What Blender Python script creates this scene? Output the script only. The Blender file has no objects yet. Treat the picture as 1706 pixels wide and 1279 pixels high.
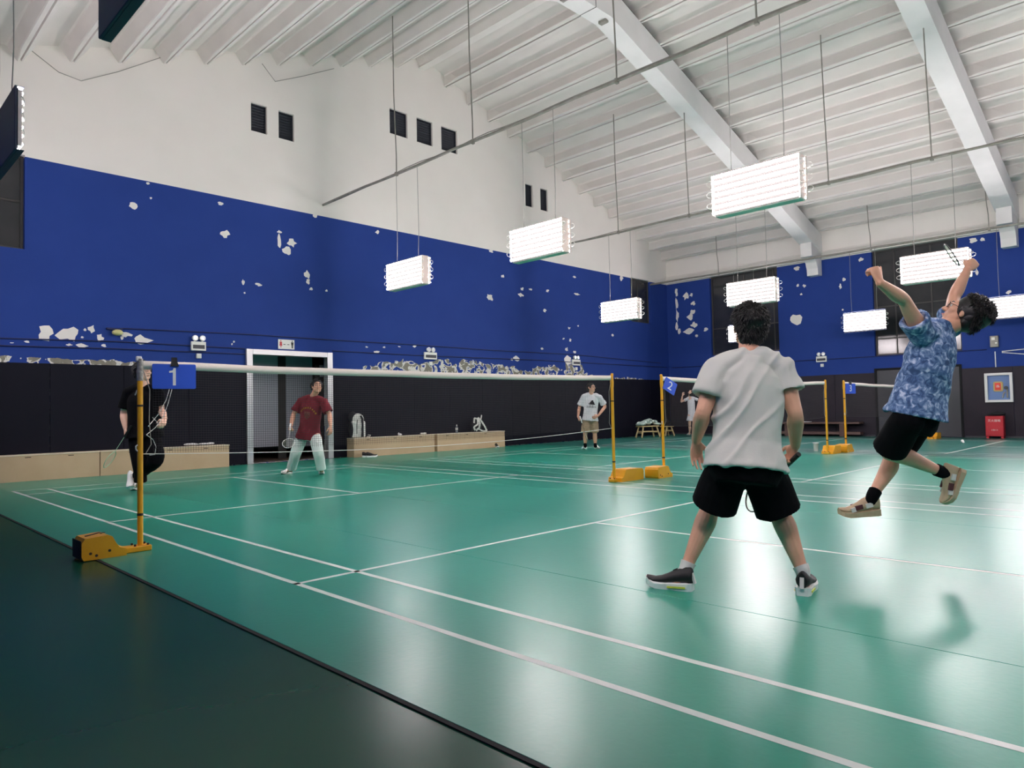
import bpy, bmesh, math, random
from mathutils import Vector as V, Matrix, noise
from mathutils.bvhtree import BVHTree

sc = bpy.context.scene
COL = sc.collection
PI = math.pi
R = math.radians

# ------------------------------------------------------------------ camera, world, exposure
cam_d = bpy.data.cameras.new('camera')
cam = bpy.data.objects.new('camera', cam_d)
COL.objects.link(cam)
sc.camera = cam
cam_d.sensor_width = 36.0
cam_d.lens = 1174.2 * 36.0 / 1706.0
cam_d.clip_end = 200
yaw, pitch, roll = -0.78694, 0.03597, -0.020297
_f = V((-math.sin(yaw) * math.cos(pitch), math.cos(yaw) * math.cos(pitch), math.sin(pitch)))
_r = V((math.cos(yaw), math.sin(yaw), 0))
_u = _r.cross(_f)
_r2 = math.cos(roll) * _r + math.sin(roll) * _u
_u2 = -math.sin(roll) * _r + math.cos(roll) * _u
cam.matrix_world = Matrix(((_r2.x, _u2.x, -_f.x, -2.1927), (_r2.y, _u2.y, -_f.y, -6.148), (_r2.z, _u2.z, -_f.z, 1.0764), (0, 0, 0, 1)))
CAMP = V((-2.1927, -6.148, 1.0764))

world = bpy.data.worlds.new('world')
sc.world = world
world.use_nodes = True
world.node_tree.nodes['Background'].inputs[0].default_value = (0.02, 0.025, 0.035, 1)
world.node_tree.nodes['Background'].inputs[1].default_value = 0.3
sc.view_settings.view_transform = 'Standard'
sc.view_settings.look = 'None'
sc.view_settings.exposure = 1.25
sc.view_settings.gamma = 1.0
sc.view_settings.use_curve_mapping = False
sc.cycles.use_denoising = True
sc.cycles.max_bounces = 8
sc.cycles.diffuse_bounces = 5
sc.cycles.glossy_bounces = 4
sc.cycles.sample_clamp_indirect = 6.0
sc.cycles.caustics_reflective = False
sc.cycles.caustics_refractive = False
TUBE = 32.0          # strength of every light tube

# ------------------------------------------------------------------ materials
def srgb(r, g, b):
    f = lambda c: (c / 255 / 12.92) if c / 255 <= 0.04045 else ((c / 255 + 0.055) / 1.055) ** 2.4
    return (f(r), f(g), f(b), 1)

def mat(name, col, rough=0.6, metal=0.0, emit=None, bump=None, vary=None, coat=0.0, spec=0.5, trans=0.0):
    m = bpy.data.materials.new(name)
    m.use_nodes = True
    nt = m.node_tree
    b = nt.nodes['Principled BSDF']
    c = srgb(*col)
    b.inputs['Base Color'].default_value = c
    b.inputs['Roughness'].default_value = rough
    b.inputs['Metallic'].default_value = metal
    b.inputs['Specular IOR Level'].default_value = spec
    b.inputs['Coat Weight'].default_value = coat
    if trans:
        b.inputs['Transmission Weight'].default_value = trans
    if emit:
        b.inputs['Emission Color'].default_value = srgb(*emit[0])
        b.inputs['Emission Strength'].default_value = emit[1]
    tc = nt.nodes.new('ShaderNodeTexCoord')
    if vary:                      # (scale, amount, second colour)
        n = nt.nodes.new('ShaderNodeTexNoise')
        n.inputs['Scale'].default_value = vary[0]
        n.inputs['Detail'].default_value = 6
        nt.links.new(tc.outputs['Object'], n.inputs['Vector'])
        mr = nt.nodes.new('ShaderNodeMapRange')
        mr.inputs[1].default_value = 0.35
        mr.inputs[2].default_value = 0.7
        mr.inputs[4].default_value = vary[1]
        nt.links.new(n.outputs['Fac'], mr.inputs[0])
        mx = nt.nodes.new('ShaderNodeMix')
        mx.data_type = 'RGBA'
        mx.inputs[6].default_value = c
        mx.inputs[7].default_value = srgb(*vary[2])
        nt.links.new(mr.outputs[0], mx.inputs[0])
        nt.links.new(mx.outputs[2], b.inputs['Base Color'])
    if bump:                      # (scale, strength)
        n2 = nt.nodes.new('ShaderNodeTexNoise')
        n2.inputs['Scale'].default_value = bump[0]
        n2.inputs['Detail'].default_value = 4
        nt.links.new(tc.outputs['Object'], n2.inputs['Vector'])
        bp = nt.nodes.new('ShaderNodeBump')
        bp.inputs['Strength'].default_value = bump[1]
        bp.inputs['Distance'].default_value = 0.01
        nt.links.new(n2.outputs['Fac'], bp.inputs['Height'])
        nt.links.new(bp.outputs[0], b.inputs['Normal'])
    return m

M = {}
M['plaster'] = mat('white_plaster', (234, 229, 223), 0.85, vary=(1.3, 0.5, (224, 219, 212)), bump=(18, 0.15))
M['concrete'] = mat('painted_concrete', (222, 217, 212), 0.85, vary=(1.2, 0.5, (206, 202, 197)), bump=(30, 0.2))
M['beam'] = mat('painted_beam', (228, 226, 224), 0.8, vary=(2.0, 0.5, (214, 213, 210)))
M['joint'] = mat('dark_joint_and_gap', (30, 30, 30), 0.9)  # also colours the painted shade between the ribs over each beam
M['pad'] = mat('dark_wall_panel', (15, 16, 28), 0.6, vary=(3.0, 0.5, (12, 13, 25)), spec=0.15)
M['pad_r'] = mat('dark_plum_wall_panel', (41, 35, 45), 0.55, vary=(3.0, 0.6, (34, 32, 41)), spec=0.25)
M['white'] = mat('white_paint', (225, 225, 222), 0.5)
M['lampface'] = mat('lamp_face', (42, 41, 40), 0.7, spec=0.1)
M['tubecap'] = mat('lamp_housing', (246, 228, 220), 0.45)
M['lampback'] = mat('lamp_back_plate', (58, 66, 88), 0.5, vary=(5, 0.5, (50, 58, 78)))
M['tube'] = mat('lit_tube', (255, 252, 248), 0.4, emit=((255, 244, 247), TUBE))
M['wire'] = mat('white_wire', (226, 224, 218), 0.5)
M['rope'] = mat('hanging_wire', (150, 148, 142), 0.7)
M['pipe'] = mat('galvanised_pipe', (150, 148, 140), 0.5, metal=0.3, vary=(6, 0.7, (116, 112, 100)))
M['yellow'] = mat('yellow_paint', (238, 172, 30), 0.42, vary=(7, 0.5, (222, 150, 28)), bump=(25, 0.15))
M['rust'] = mat('worn_dark_metal', (48, 34, 26), 0.7)
M['silver'] = mat('silver_tape', (176, 174, 168), 0.4, metal=0.4, vary=(40, 0.8, (96, 92, 86)), bump=(60, 0.5))
M['black'] = mat('black_plastic', (18, 18, 20), 0.5)
M['blueboard'] = mat('blue_board', (36, 82, 200), 0.45)
M['netwhite'] = mat('net_tape', (226, 216, 206), 0.7, bump=(80, 0.2))
M['netcord'] = mat('net_cord', (32, 28, 32), 0.8)
M['line'] = mat('court_line_white', (208, 214, 208), 0.45, vary=(9, 0.4, (178, 196, 186)))
M['wood'] = mat('birch_board', (198, 172, 138), 0.55, vary=(2.5, 0.6, (184, 157, 123)))
M['woodtop'] = mat('birch_edge', (226, 210, 184), 0.5)
M['brown'] = mat('dark_brown_wood', (96, 72, 66), 0.55, vary=(4, 0.6, (82, 62, 60)))
M['stool'] = mat('raw_wood', (196, 176, 128), 0.6)
M['alu'] = mat('brushed_aluminium', (205, 206, 204), 0.32, metal=0.75)
M['glass'] = mat('night_glass', (40, 42, 46), 0.10, vary=(1.5, 0.7, (58, 58, 60)), spec=0.5)
M['winframe'] = mat('dark_window_frame', (58, 56, 54), 0.5)
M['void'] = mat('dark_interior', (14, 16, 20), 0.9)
M['louvre'] = mat('dark_louvre', (34, 38, 48), 0.6)
M['cabinet'] = mat('toilet_partition', (176, 176, 186), 0.5)
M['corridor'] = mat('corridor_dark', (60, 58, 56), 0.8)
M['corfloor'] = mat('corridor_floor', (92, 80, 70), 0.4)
M['doorgrey'] = mat('grey_steel_door', (58, 60, 66), 0.5, vary=(2, 0.5, (50, 52, 60)))
M['red'] = mat('red_enamel', (196, 40, 52), 0.4)
M['redsign'] = mat('red_sign', (226, 60, 40), 0.5)
M['khaki'] = mat('tan_board', (206, 184, 128), 0.6)
M['glassblue'] = mat('cabinet_back', (92, 124, 176), 0.4)
M['plastic'] = mat('white_plastic', (228, 228, 220), 0.45)
M['lens'] = mat('lamp_lens', (210, 214, 214), 0.15, metal=0.3)
M['cableblue'] = mat('painted_cable', (16, 26, 78), 0.6)
M['green'] = mat('exit_green', (30, 120, 90), 0.5)
M['cloth'] = mat('white_cloth', (226, 226, 226), 0.85, bump=(30, 0.4))
M['clothgreen'] = mat('green_white_cloth', (120, 150, 136), 0.85, vary=(14, 1.0, (226, 236, 230)), bump=(25, 0.4))
M['bag'] = mat('white_bag_fabric', (222, 222, 214), 0.7, bump=(40, 0.2))
M['bagblack'] = mat('black_bag_fabric', (20, 20, 26), 0.8)
M['bottle'] = mat('clear_bottle', (190, 200, 210), 0.1, trans=0.6)
M['shoeblack'] = mat('black_shoe', (24, 23, 24), 0.6)
M['shoewhite'] = mat('white_shoe', (246, 246, 242), 0.5)
M['cork'] = mat('shuttle_feather', (238, 238, 234), 0.7)
M['string'] = mat('racket_string', (214, 222, 196), 0.5)
M['orange'] = mat('orange_lace', (230, 92, 40), 0.6)

def floor_mat(name, c1, c2, rough, bstr, spec=0.42, bscale=30):
    m = bpy.data.materials.new(name)
    m.use_nodes = True
    nt = m.node_tree
    L = nt.links.new
    b = nt.nodes['Principled BSDF']
    tc = nt.nodes.new('ShaderNodeTexCoord')
    n = nt.nodes.new('ShaderNodeTexNoise'); n.inputs['Scale'].default_value = 1.1; n.inputs['Detail'].default_value = 8
    L(tc.outputs['Object'], n.inputs['Vector'])
    mx = nt.nodes.new('ShaderNodeMix'); mx.data_type = 'RGBA'
    mx.inputs[6].default_value = srgb(*c1); mx.inputs[7].default_value = srgb(*c2)
    L(n.outputs['Fac'], mx.inputs[0]); L(mx.outputs[2], b.inputs['Base Color'])
    # scuffs widen the gloss
    n3 = nt.nodes.new('ShaderNodeTexNoise'); n3.inputs['Scale'].default_value = 7; n3.inputs['Detail'].default_value = 3; n3.inputs['Distortion'].default_value = 0.2
    L(tc.outputs['Object'], n3.inputs['Vector'])
    mr = nt.nodes.new('ShaderNodeMapRange'); mr.inputs[3].default_value = rough - 0.01; mr.inputs[4].default_value = rough + 0.02
    L(n3.outputs['Fac'], mr.inputs[0]); L(mr.outputs[0], b.inputs['Roughness'])
    # crinkled vinyl relief
    n2 = nt.nodes.new('ShaderNodeTexNoise'); n2.inputs['Scale'].default_value = bscale; n2.inputs['Detail'].default_value = 1; n2.inputs['Distortion'].default_value = 0.4
    L(tc.outputs['Object'], n2.inputs['Vector'])
    bp = nt.nodes.new('ShaderNodeBump'); bp.inputs['Strength'].default_value = bstr; bp.inputs['Distance'].default_value = 0.01
    L(n2.outputs['Fac'], bp.inputs['Height']); L(bp.outputs[0], b.inputs['Normal'])
    b.inputs['Specular IOR Level'].default_value = spec
    return m
M['mat_green'] = floor_mat('green_vinyl', (36, 138, 115), (42, 146, 123), 0.29, 0.05)
M['mat_green2'] = floor_mat('green_vinyl_darker', (46, 114, 103), (52, 121, 110), 0.29, 0.05)  # darker, greyer green for the strips of the third court
M['floor_dark'] = floor_mat('dark_green_floor', (8, 72, 52), (11, 76, 55), 0.26, 0.008, 0.15)

def wall_mat(name, flaky):
    """white plaster above, blue paint below, with a band of flaked paint along the wainscot"""
    m = bpy.data.materials.new(name)
    m.use_nodes = True
    nt = m.node_tree
    N = nt.nodes.new
    L = nt.links.new
    b = nt.nodes['Principled BSDF']
    tc = N('ShaderNodeTexCoord')
    sx = N('ShaderNodeSeparateXYZ'); L(tc.outputs['Object'], sx.inputs[0])
    def math_(op, a, c=None):
        n = N('ShaderNodeMath'); n.operation = op
        for i, v in enumerate((a, c)):
            if v is None: continue
            if isinstance(v, (int, float)): n.inputs[i].default_value = v
            else: L(v, n.inputs[i])
        return n.outputs[0]
    def mix(f, a, c):
        n = N('ShaderNodeMix'); n.data_type = 'RGBA'
        L(f, n.inputs[0])
        for i, v in ((6, a), (7, c)):
            if isinstance(v, tuple): n.inputs[i].default_value = v
            else: L(v, n.inputs[i])
        return n.outputs[2]
    def ns(scale, detail=6, dist=0.0):
        n = N('ShaderNodeTexNoise'); n.inputs['Scale'].default_value = scale; n.inputs['Detail'].default_value = detail
        n.inputs['Distortion'].default_value = dist
        L(tc.outputs['Object'], n.inputs['Vector']); return n.outputs['Fac']
    white = mix(ns(1.2), srgb(228, 223, 216), srgb(238, 233, 227))
    blue = mix(ns(1.6), srgb(34, 59, 131), srgb(39, 65, 138))
    if flaky:
        z = sx.outputs[2]; x = sx.outputs[0]
        cr = N('ShaderNodeValToRGB')
        e = cr.color_ramp.elements
        pts = [(0, 0.11), (3.4, 0.11), (3.9, 0.0), (7.2, 0.0), (8.0, 0.30), (11.5, 0.40), (12.6, 0.36), (13.2, 0.16), (14.0, 0.42), (16.0, 0.46), (16.6, 0.14), (19.5, 0.06), (20.0, 0.0)]
        e[0].position = 0; e[0].color = (pts[0][1],) * 3 + (1,)
        e[1].position = 1; e[1].color = (0, 0, 0, 1)
        for px_, h in pts[1:]:
            k = e.new(px_ / 22.0); k.color = (h, h, h, 1)
        L(math_('DIVIDE', x, 22.0), cr.inputs[0])
        h = cr.outputs[0]
        zz = math_('SUBTRACT', z, 2.06)
        n1 = ns(2.2, 8, 0.6)
        edge = math_('MULTIPLY', h, math_('ADD', math_('MULTIPLY', n1, 2.4), -0.25))     # wavy top of the band
        inband = math_('LESS_THAN', zz, edge)
        n2 = ns(4.6, 9, 0.8)
        bare = math_('MULTIPLY', inband, math_('GREATER_THAN', n2, 0.46))
        bare2 = math_('MULTIPLY', inband, math_('GREATER_THAN', n2, 0.535))
        plaster = mix(ns(14), srgb(112, 106, 92), srgb(150, 146, 134))
        flake = mix(bare2, srgb(216, 214, 206), plaster)
        blue = mix(bare, blue, flake)
    up = math_('GREATER_THAN', sx.outputs[2], 5.80)
    L(mix(up, blue, white), b.inputs['Base Color'])
    b.inputs['Roughness'].default_value = 0.72
    b.inputs['Specular IOR Level'].default_value = 0.15
    bp = N('ShaderNodeBump'); bp.inputs['Strength'].default_value = 0.12; bp.inputs['Distance'].default_value = 0.01
    L(ns(12), bp.inputs['Height']); L(bp.outputs[0], b.inputs['Normal'])
    return m
M['wall_back'] = wall_mat('blue_and_white_wall_flaking', True)
M['wall'] = wall_mat('blue_and_white_wall', False)

# ------------------------------------------------------------------ mesh helpers
class MB:
    def __init__(s):
        s.v = []; s.f = []; s.m = []; s.sm = []
    def add(s, vs, fs, mi=0, sm=False):
        k = len(s.v)
        s.v += [tuple(a) for a in vs]
        s.f += [tuple(i + k for i in f) for f in fs]
        s.m += [mi] * len(fs); s.sm += [sm] * len(fs)
        return s
    def box(s, a, b, mi=0):
        x0, y0, z0 = (min(a[i], b[i]) for i in range(3)); x1, y1, z1 = (max(a[i], b[i]) for i in range(3))
        vs = [(x0, y0, z0), (x1, y0, z0), (x1, y1, z0), (x0, y1, z0), (x0, y0, z1), (x1, y0, z1), (x1, y1, z1), (x0, y1, z1)]
        return s.add(vs, [(3, 2, 1, 0), (4, 5, 6, 7), (0, 1, 5, 4), (1, 2, 6, 5), (2, 3, 7, 6), (3, 0, 4, 7)], mi)
    def bbox(s, a, b, c=0.004, mi=0):
        """box with chamfered vertical and horizontal edges"""
        lo = V([min(a[i], b[i]) for i in range(3)]); hi = V([max(a[i], b[i]) for i in range(3)])
        bm = bmesh.new()
        bmesh.ops.create_cube(bm, size=1)
        for v in bm.verts:
            v.co = V([(lo[i] + hi[i]) / 2 + v.co[i] * (hi[i] - lo[i]) for i in range(3)])
        bmesh.ops.bevel(bm, geom=bm.edges[:], offset=c, segments=1, affect='EDGES')
        bm.verts.index_update()
        s.add([v.co[:] for v in bm.verts], [[v.index for v in f.verts] for f in bm.faces], mi)
        bm.free(); return s
    def rings(s, rs, mi=0, sm=True, cap=True, closed=False):
        n = len(rs[0]); vs = [p for r in rs for p in r]; fs = []
        k = len(rs)
        for i in range(k if closed else k - 1):
            for j in range(n):
                a = i * n + j; b = i * n + (j + 1) % n
                c = ((i + 1) % k) * n + (j + 1) % n; d = ((i + 1) % k) * n + j
                fs.append((a, b, c, d))
        s.add(vs, fs, mi, sm)
        if cap and not closed:
            s.add(rs[0], [tuple(reversed(range(n)))], mi); s.add(rs[-1], [tuple(range(n))], mi)
        return s
    def tube(s, pts, r, n=8, mi=0, cap=True, closed=False):
        pts = [V(p) for p in pts]; k = len(pts)
        rr = r if isinstance(r, (list, tuple)) else [r] * k
        rs = []; up = None
        for i, p in enumerate(pts):
            if closed: t = (pts[(i + 1) % k] - pts[i - 1])
            else: t = (pts[min(i + 1, k - 1)] - pts[max(i - 1, 0)])
            t = t.normalized() if t.length > 1e-9 else V((0, 0, 1))
            if up is None:
                up = V((0, 0, 1)) if abs(t.z) < 0.9 else V((1, 0, 0))
            u = (up - t * up.dot(t))
            u = u.normalized() if u.length > 1e-6 else t.orthogonal().normalized()
            w = t.cross(u); up = u
            rs.append([p + (u * math.cos(2 * PI * j / n) + w * math.sin(2 * PI * j / n)) * rr[i] for j in range(n)])
        return s.rings(rs, mi, True, cap, closed)
    def ell(s, c, ax, nu=16, nv=10, mi=0):
        """ellipsoid with axis vectors ax = (a, b, c)"""
        c = V(c); a, b, d = (V(x) for x in ax)
        vs = [c - d]; fs = []
        for i in range(1, nv):
            th = -PI / 2 + PI * i / nv
            for j in range(nu):
                ph = 2 * PI * j / nu
                vs.append(c + (a * math.cos(ph) + b * math.sin(ph)) * math.cos(th) + d * math.sin(th))
        vs.append(c + d); last = len(vs) - 1
        for j in range(nu):
            fs.append((0, 1 + (j + 1) % nu, 1 + j)); k = 1 + (nv - 2) * nu
            fs.append((last, k + j, k + (j + 1) % nu))
        for i in range(nv - 2):
            for j in range(nu):
                p = 1 + i * nu
                fs.append((p + j, p + (j + 1) % nu, p + nu + (j + 1) % nu, p + nu + j))
        return s.add(vs, fs, mi, True)
    def prism(s, poly, o, u, w, d, mi=0, sm=False):
        """polygon (list of 2-D points) in the plane o + u*a + w*b, extruded by vector d"""
        o, u, w, d = V(o), V(u), V(w), V(d); n = len(poly)
        A = [o + u * a + w * b for a, b in poly]; B = [p + d for p in A]
        fs = [tuple(reversed(range(n))), tuple(range(n, 2 * n))]
        fs += [(i, (i + 1) % n, n + (i + 1) % n, n + i) for i in range(n)]
        if u.cross(w).dot(d) < 0: fs = [tuple(reversed(f)) for f in fs]
        return s.add(A + B, fs, mi, sm)
    def bar(s, p, q, w, h, up=(0, 0, 1), mi=0):
        p, q = V(p), V(q); t = (q - p).normalized(); up = V(up)
        sd = t.cross(up).normalized(); u = sd.cross(t)
        vs = []
        for e in (p, q):
            for a, b in ((-1, -1), (1, -1), (1, 1), (-1, 1)): vs.append(e + sd * a * w / 2 + u * b * h / 2)
        return s.add(vs, [(0, 1, 2, 3), (7, 6, 5, 4), (0, 4, 5, 1), (1, 5, 6, 2), (2, 6, 7, 3), (3, 7, 4, 0)], mi)
    def mesh(s, name, m):
        me = bpy.data.meshes.new(name)
        me.from_pydata(s.v, [], s.f)
        for x in (m if isinstance(m, (list, tuple)) else [m]): me.materials.append(x)
        me.polygons.foreach_set('material_index', s.m)
        me.polygons.foreach_set('use_smooth', s.sm)
        me.update(); return me
    def build(s, name, m, parent=None, off=None, tagp=None):
        if off is not None:
            o_ = V(off); s.v = [tuple(V(a) - o_) for a in s.v]
        o = bpy.data.objects.new(name, s.mesh(name, m))
        COL.objects.link(o)
        if parent: o.parent = parent
        if tagp: tag(o, **tagp)
        return o

def tag(o, label=None, cat=None, group=None, kind=None):
    if label: o['label'] = label
    if cat: o['category'] = cat
    if group: o['group'] = group
    if kind: o['kind'] = kind
    return o

def thing(name, label, cat, loc=(0, 0, 0), group=None, rz=0.0):
    o = bpy.data.objects.new(name, None)
    o.empty_display_size = 0.1
    COL.objects.link(o); o.location = loc; o.rotation_euler = (0, 0, rz)
    return tag(o, label, cat, group)

KIDS = {}
def copy_tree(o, parent=None):
    c = o.copy(); COL.objects.link(c); c.parent = parent
    for ch in [x for x in o.children]: copy_tree(ch, c)
    return c
def dup(o, loc, label=None, group=None, rz=None):
    c = copy_tree(o); c.location = loc
    if rz is not None: c.rotation_euler = (0, 0, rz)
    if label: c['label'] = label
    if group: c['group'] = group
    return c

def text_mesh(body, size, m, name='lettering', extrude=0.0):
    cu = bpy.data.curves.new(name, 'FONT'); cu.body = body; cu.size = size; cu.extrude = extrude
    cu.align_x = 'CENTER'; cu.align_y = 'CENTER'
    o = bpy.data.objects.new(name, cu); COL.objects.link(o)
    dg = bpy.context.evaluated_depsgraph_get()
    me = bpy.data.meshes.new_from_object(o.evaluated_get(dg))
    bpy.data.objects.remove(o)
    me.materials.clear(); me.materials.append(m)
    return me
def text(body, size, m, mtx, parent=None, name='lettering', off=None, extrude=0.0006, sx=1.0):
    me = text_mesh(body, size, m, name, extrude)
    if off is not None: mtx = Matrix.Translation(-V(off)) @ mtx
    me.transform(mtx @ Matrix.Diagonal((sx, 1, 1, 1)))
    o = bpy.data.objects.new(name, me); COL.objects.link(o)
    if parent: o.parent = parent
    return o
def frame(o, x, y):
    """matrix whose local x, y lie along the given world vectors"""
    x = V(x).normalized(); y = V(y); y = (y - x * y.dot(x)).normalized(); z = x.cross(y); o = V(o)
    return Matrix(((x.x, y.x, z.x, o.x), (x.y, y.y, z.y, o.y), (x.z, y.z, z.z, o.z), (0, 0, 0, 1)))

# ------------------------------------------------------------------ the hall
YW, XW, XL, YR = 8.85, 21.5, -3.2, -13.6
GC, GS, GZ = 9.6, 0.32, 10.44
BLUE = 5.83
def roofz(x): return GZ - GS * abs(x - GC)          # underside of the roof ribs

def cuts(vals, lo, hi): return sorted(set([lo, hi] + [round(v, 4) for v in vals if lo < v < hi]))
def wall(name, m, axis, at, lo, hi, holes, top, extra=(), depth=0.25, back=1):
    """wall in the plane axis = at, with rectangular openings (u0, u1, z0, z1) and their reveals"""
    us = cuts([v for h in holes for v in h[:2]] + list(extra), lo, hi)
    zs = cuts([v for h in holes for v in h[2:4]] + [BLUE], 0, 99)[:-1] + [20]
    P = (lambda u, d, z: (u, at + d * back, z)) if axis == 'y' else (lambda u, d, z: (at + d * back, u, z))
    mb = MB()
    for i in range(len(us) - 1):
        for j in range(len(zs) - 1):
            u0, u1, z0, z1 = us[i], us[i + 1], zs[j], zs[j + 1]
            if any(h[0] - 1e-6 <= u0 and u1 <= h[1] + 1e-6 and h[2] - 1e-6 <= z0 and z1 <= h[3] + 1e-6 for h in holes): continue
            a, b, c, d = min(z0, top(u0)), min(z0, top(u1)), min(z1, top(u1)), min(z1, top(u0))
            if c - b < 1e-5 and d - a < 1e-5: continue
            mb.add([P(u0, 0, a), P(u1, 0, b), P(u1, 0, c), P(u0, 0, d)], [(0, 1, 2, 3)])
    for u0, u1, z0, z1 in [h[:4] for h in holes]:
        for (a, b) in (((u0, z0), (u0, z1)), ((u0, z1), (u1, z1)), ((u1, z1), (u1, z0)), ((u1, z0), (u0, z0))):
            mb.add([P(a[0], 0, a[1]), P(b[0], 0, b[1]), P(b[0], depth, b[1]), P(a[0], depth, a[1])], [(0, 1, 2, 3)])
    return mb.build(name, m, tagp=dict(kind='structure'))

rtop = lambda x: roofz(x) + 0.32
VENTS = [((4.766, 8.029), (5.141, 7.408)), ((5.422, 8.056), (5.804, 7.412)), ((8.519, 8.954), (9.088, 8.289)),
         ((9.401, 8.979), (9.944, 8.293)), ((10.257, 8.982), (10.837, 8.326)), ((13.615, 8.091), (13.949, 7.396)), ((14.306, 8.083), (14.657, 7.432))]
vent_holes = []
for i, (a, b) in enumerate(VENTS):
    zt = (8.06, 9.03, 8.12)[0 if i < 2 else (1 if i < 5 else 2)]; zb = (7.42, 8.36, 7.42)[0 if i < 2 else (1 if i < 5 else 2)]
    vent_holes.append((a[0], b[0], zb, zt))
WB = [(-1.0, 0.55, 4.12, BLUE), (19.1, 20.4, 4.2, BLUE)]
DOORH = (4.68, 6.66, 0.0, 2.44)
wall_back = wall('wall_back', M['wall_back'], 'y', YW, XL, XW, vent_holes + WB + [DOORH], rtop, [GC])
WR = [(4.42, 7.0, 2.92, BLUE), (-1.0, 1.36, 2.52, BLUE)]
DOOR2 = (-0.97, 1.39, 0.0, 2.12)
wall_right = wall('wall_right', M['wall'], 'x', XW, YR, YW, WR + [DOOR2], lambda y: roofz(XW) + 0.32)
wall_left = wall('wall_left', M['wall'], 'x', XL, YR, YW, [], lambda y: roofz(XL) + 0.32, back=-1)
wall_front = wall('wall_front', M['wall'], 'y', YR, XL, XW, [], rtop, [GC], back=-1)

# wainscot panels, each a piece of its wall
PW = 1.22
def wainscot(parent, axis, at, lo, hi, h, m, sgn, start):
    k = math.floor((lo - start) / PW)
    while start + k * PW < hi:
        a, b = max(lo, start + k * PW) + 0.003, min(hi, start + (k + 1) * PW) - 0.003
        k += 1
        if b - a < 0.02: continue
        t0, t1 = at, at - sgn * 0.03
        if axis == 'y': MB().bbox((a, t1, 0.012), (b, t0, h), 0.003).build('wall_panel', m, parent)
        else: MB().bbox((t1, a, 0.012), (t0, b, h), 0.003).build('wall_panel', m, parent)
wainscot(wall_back, 'y', YW, XL, 4.602, 2.08, M['pad'], 1, 4.602)
wainscot(wall_back, 'y', YW, 6.72, XW - 0.03, 2.08, M['pad'], 1, 6.72)
wainscot(wall_right, 'x', XW, 1.388, YW - 0.03, 1.99, M['pad_r'], 1, 1.388)
wainscot(wall_right, 'x', XW, YR, -0.968, 1.99, M['pad_r'], 1, -0.968)
bb = MB()
bb.box((XW - 0.045, 1.42, 0), (XW - 0.03, YW - 0.03, 0.05)); bb.box((XW - 0.045, YR, 0), (XW - 0.03, -1.0, 0.05))
bb.build('baseboard_right', M['doorgrey'], tagp=dict(kind='structure'))

# flaked spots of paint on the upper walls: (pixel-sized blobs turned into metres)
SPOTS_B = [
(0.87,2.63,0.22,0.24), (1.24,2.65,0.36,0.27), (1.62,2.76,0.11,0.13), (1.50,2.73,0.05,0.05), (1.46,2.59,0.05,0.04), (1.75,2.60,0.13,0.13), (2.22,2.69,0.17,0.09), (2.14,2.61,0.06,0.08), (2.50,2.60,0.32,0.16), (1.25,2.44,0.09,0.04), (1.46,2.43,0.17,0.07), (1.82,2.45,0.09,0.05), (2.34,5.25,0.14,0.13), (2.61,5.76,0.06,0.05), (2.67,5.47,0.04,0.04), (4.07,5.63,0.11,0.07), (4.16,4.99,0.20,0.17), (5.41,5.05,0.11,0.37), (5.72,5.04,0.21,0.22), (5.60,4.82,0.21,0.18), (5.41,5.24,0.11,0.06), (6.11,4.34,0.14,0.16), (6.12,4.18,0.09,0.13), (6.20,4.01,0.10,0.06), (4.56,3.98,0.07,0.12), (4.92,3.97,0.15,0.07), (4.59,3.75,0.04,0.04), (6.61,4.01,0.07,0.05), (6.34,5.80,0.14,0.11), (8.09,5.67,0.12,0.09), (12.56,5.08,0.14,0.10), (11.98,4.40,0.21,0.16), (12.07,4.34,0.11,0.10), (13.32,4.59,0.23,0.12), (13.38,4.78,0.12,0.10), (13.76,4.81,0.15,0.06), (14.54,4.85,0.16,0.09), (14.38,4.20,0.16,0.11), (15.91,5.46,0.17,0.07), (16.01,4.88,0.28,0.09), (13.05,2.62,0.23,0.18), (15.57,3.72,0.13,0.07), (15.61,3.31,0.13,0.11), (15.42,3.00,0.17,0.13), (15.82,2.94,0.14,0.09), (15.28,3.35,0.10,0.07), (16.04,3.82,0.10,0.07), (15.47,2.65,0.33,0.26), (18.54,5.73,0.24,0.22), (17.95,3.63,0.12,0.12), (12.08,5.77,0.19,0.08), (9.22,2.80,0.11,0.05), (8.25,2.73,0.08,0.05), (8.03,2.60,0.16,0.07), (8.72,2.77,0.08,0.03), (7.72,2.71,0.08,0.05), (14.23,2.97,0.12,0.06), (12.87,2.59,0.11,0.08), (4.35,2.66,0.04,0.04), (4.30,2.61,0.04,0.04), (0.59,2.46,0.08,0.04), (0.37,2.43,0.05,0.02)
]
SPOTS_R = [
(8.41,5.45,0.12,0.26), (8.42,5.04,0.12,0.46), (8.41,4.57,0.12,0.41), (8.43,4.11,0.12,0.31), (8.00,5.26,0.26,0.25), (7.76,5.28,0.14,0.13), (7.70,4.95,0.17,0.15), (7.73,4.61,0.22,0.18), (7.84,4.46,0.25,0.25), (7.70,4.13,0.25,0.20), (7.94,3.90,0.40,0.20), (7.20,3.90,0.19,0.12), (8.33,3.94,0.12,0.20), (7.59,3.71,0.11,0.10), (3.82,3.93,0.36,0.31), (3.72,5.65,0.18,0.13), (3.49,5.03,0.11,0.11), (3.71,5.08,0.11,0.11), (2.33,4.85,0.08,0.21), (2.21,5.05,0.10,0.11), (3.60,4.76,0.07,0.07), (1.68,5.62,0.14,0.11), (-1.40,5.67,0.19,0.15), (-1.62,5.65,0.13,0.09), (-1.45,4.72,0.08,0.15), (-2.17,4.06,0.12,0.11), (2.28,4.08,0.06,0.06)
]
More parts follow.
